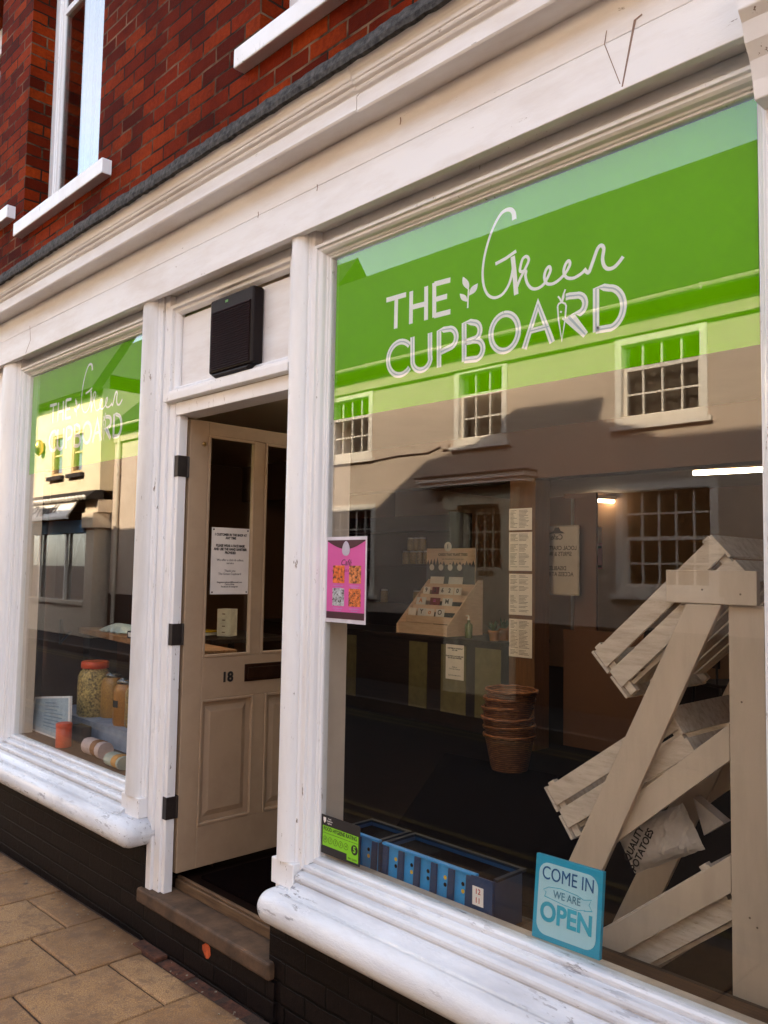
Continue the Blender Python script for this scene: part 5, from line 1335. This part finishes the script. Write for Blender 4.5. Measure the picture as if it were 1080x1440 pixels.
# front door with its pilasters and flat hood
hd = MB(T180)
hd.box(6.84,7.59,SV+0.06,SV+0.10,-0.09,1.62); hd.box(6.84,6.93,SV+0.06,SV+0.10,1.6205,2.41); hd.box(7.50,7.59,SV+0.06,SV+0.10,1.6205,2.41); hd.box(6.9305,7.4995,SV+0.06,SV+0.10,2.33,2.41)
for i in range(1,4): X = 6.93+0.57*i/4; hd.box(X-0.010,X+0.010,SV+0.07,SV+0.09,1.621,2.329)
for j in range(1,3): 
    for i in range(4): hd.box(6.93+0.57*i/4+0.0105,6.93+0.57*(i+1)/4-0.0105,SV+0.07,SV+0.09,1.62+0.71*j/3-0.010,1.62+0.71*j/3+0.010)
hdo = hd.build('front_door', M['houseDoor'], house)
q = MB(T180); q.box(6.9305,7.4995,SV+0.101,SV+0.104,1.6205,2.33); q.build('door_pane', M['oldglass'], hdo)
q = MB(T180); q.box(6.90,7.52,SV+0.16,SV+0.17,1.6,2.4); q.build('door_curtain', M['redglass'], hdo)
q = MB(T180); q.box(7.05,7.30,SV+0.052,SV+0.0598,1.50,1.57); q.build('letter_plate', plain('plate_gilt',(0.30,0.22,0.10),0.4), hdo)
q = MB(T180)
for (a_,b_) in ((6.62,6.825),(7.605,7.81)): q.box(a_,b_,SV-0.07,SV-0.001,-0.09,2.40); q.box(a_-0.02,b_+0.02,SV-0.09,SV-0.001,2.4005,2.46); q.box(a_+0.05,b_-0.05,SV-0.082,SV-0.0705,0.2,2.2)
q.box(6.58,7.85,SV-0.08,SV-0.001,2.4605,2.66); q.build('door_surround', M['houseDoor'], house)
q = MB(T180); q.box(6.36,8.16,SV-0.24,SV-0.001,2.72,2.78); q.box(6.32,8.20,SV-0.27,SV-0.001,2.7805,2.84); q.build('door_hood', M['sash'], house)
q = MB(T180); q.box(6.30,8.22,SV-0.285,SV-0.001,2.8405,2.87); q.build('hood_lead', M['lead'], house)

# the café building on the left, its jettied front proud of the grey house
cafe = empty('cafe_building', (-20, -SV, -0.1), 'sunlit yellow rendered cafe with jettied upper floor farther along the street', 'building')
CV = 6.52
m = MB(T180); wall(m, 18.06, 26.5, 3.26, 5.6, [(18.98,19.60,3.72,4.75),(20.10,20.75,3.72,4.75),(22.4,23.1,3.72,4.75)], CV, 0.14)
m.add([(18.06,CV,3.26),(18.06,CV,5.6),(18.06,SV+6,5.6),(18.06,SV+6,3.26)], [(0,1,2,3)])
m.add([(18.06,CV,3.26),(26.5,CV,3.26),(26.5,SV+6,3.26),(18.06,SV+6,3.26)], [(0,1,2,3)]); m.box(18.07,26.5,CV+0.5,SV+6,3.3,5.59)
m.build('upper_wall', M['yrender'], cafe)
m = MB(T180); m.prism([(18.02,CV-0.3,5.55),(18.02,CV+4.2,13.0),(18.02,CV+4.2,12.7),(18.02,CV-0.1,5.5)], (9,0,0)); m.prism([(18.02,CV+4.2,13.0),(18.02,CV+9,5.5),(18.02,CV+8.8,5.5),(18.02,CV+4.2,12.7)], (9,0,0)); m.box(18.3,26.8,CV+0.6,CV+8.5,5.4,5.58); m.build('tiled_roof', M['rooftile'], cafe)
m = MB(T180); m.box(21.3,22.3,CV+0.9,CV+1.7,6.2,8.05); m.build('chimney', M['yrender'], cafe)
for (u0,u1) in ((18.98,19.60),(20.10,20.75),(22.4,23.1)):
    f = MB(T180); f.frame([(0,CV+0.13),(0,CV+0.02),(0.07,CV+0.02),(0.07,CV+0.13)], u0+0.001, u1-0.001, 3.721, 4.749); f.box(u0+0.07,u1-0.07,CV+0.05,CV+0.08,4.22,4.26)
    w = f.build('casement_window', M['ytrim'], cafe)
    p = MB(T180); p.box(u0+0.06,u1-0.06,CV+0.09,CV+0.094,3.78,4.69); p.build('pane', M['oldglass'], w)
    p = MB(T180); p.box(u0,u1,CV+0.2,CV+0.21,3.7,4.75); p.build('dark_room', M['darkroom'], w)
    p = MB(T180); p.box(u0-0.12,u1+0.10,CV-0.10,CV-0.001,3.62,3.715); p.build('dark_sill', M['darkroom'], w)
m = MB(T180); m.lathe((21.3,CV-0.12,4.3), [(0.02,0),(0.12,0.1),(0.13,0.28),(0.05,0.4)], 12); m.build('wall_lantern', M['brass'], cafe)
m = MB(T180)                                                    # tiled skirt and sloping sign board
m.prism([(18.05,CV-0.08,3.255),(18.05,CV-0.32,3.07),(18.05,CV-0.30,3.05),(18.05,CV+0.1,3.05),(18.05,CV+0.1,3.255)], (8.45,0,0)); m.build('tiled_skirt', M['rooftile'], cafe)
m = MB(T180)
for i in range(46): m.tube([(18.14+i*0.18,CV-0.335,3.05),(18.14+i*0.18,CV-0.30,3.09)], 0.055, 8)
m.build('pantile_ends', M['sash'], cafe)
m = MB(T180); m.prism([(18.75,CV-0.20,3.03),(18.75,CV-0.45,2.66),(18.75,CV-0.42,2.64),(18.75,CV-0.16,3.03)], (7.5,0,0)); m.prism([(18.75,CV-0.45,2.659),(18.75,CV-0.45,2.60),(18.75,CV-0.38,2.60),(18.75,CV-0.40,2.64)], (7.5,0,0)); sgb = m.build('sign_board', M['cafsign'], cafe)
dv = Vector((0,0.25,0.37)).normalized()
ang_ = math.atan2(0.25,0.37)
text('sign_lettering', 'Hungry Cat Cafe', T180 @ Matrix.Translation((20.75, CV-0.3315, 2.86)) @ Matrix.Rotation(-ang_,4,'X') @ FRONT, 0.36, M['ink'], sgb, 0.004, 0.006, shear=0.15)
m = MB(T180); m.box(18.20,18.62,CV-0.02,SV+0.5,-0.09,2.40); m.box(18.12,18.70,CV-0.10,SV+0.5,2.4005,2.75); m.box(18.06,18.72,CV-0.02,SV+0.5,2.7505,3.049); m.box(22.2,22.6,CV-0.02,SV+0.5,-0.09,2.59); m.box(18.6205,22.1995,CV+0.0,SV+0.5,-0.09,0.62); m.box(18.6205,22.1995,CV-0.05,SV+0.2,0.6205,0.72); m.build('shopfront_joinery', M['caf'], cafe, bevel=0.01)
m = MB(T180); m.box(18.65,22.18,CV-0.06,CV-0.03,2.30,2.5995); m.build('blue_blind', M['cafblue'], cafe)
m = MB(T180)
for X in (19.75,21.3): m.box(X,X+0.06,CV+0.02,CV+0.08,0.7205,2.59)
m.bar((20.3,CV+0.3,0.75),(19.6,CV+0.3,2.3),0.04,0.04); m.bar((19.2,CV+0.3,1.2),(19.45,CV+0.3,2.2),0.03,0.03)
m.build('glazing_bar', M['sash'], cafe)
m = MB(T180); m.box(18.6205,22.1995,CV+0.10,CV+0.106,0.7205,2.6); m.build('shop_pane', M['oldglass'], cafe)
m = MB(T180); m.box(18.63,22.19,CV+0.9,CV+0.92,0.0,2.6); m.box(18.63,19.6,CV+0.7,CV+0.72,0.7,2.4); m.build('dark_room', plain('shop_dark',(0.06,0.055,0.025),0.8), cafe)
dkb = MB(T180); dkb.box(26.6,40,5.9,12,-0.3,8.0); dkb.box(22.7,26.55,SV-0.2,SV+0.3,-0.3,2.6)
tag(dkb.build('corner_house', M['darkbrick']), 'dark brick house at the far left end of the street opposite', 'house')
rh = MB(T180); rh.box(22,52,15.0,20.5,-0.3,9.0); rh.prism([(21.8,14.8,8.9),(21.8,17.6,12.7),(21.8,20.7,8.9)], (30.4,0,0)); tag(rh.build('sky_block_house', M['rooftile']), 'dark roofed house added behind the grey terrace to block reflected sky', 'house')  # added, all in roof colour, to keep sky out of the left pane
nb_ = MB(T180); nb_.box(-22,-6.05,SV+0.1,SV+7,-0.3,5.5); tag(nb_.build('end_house', M['darkbrick']), 'brown brick house to the right end of the street opposite', 'house')

# paint, bin leftovers
bpy.context.view_layer.update()
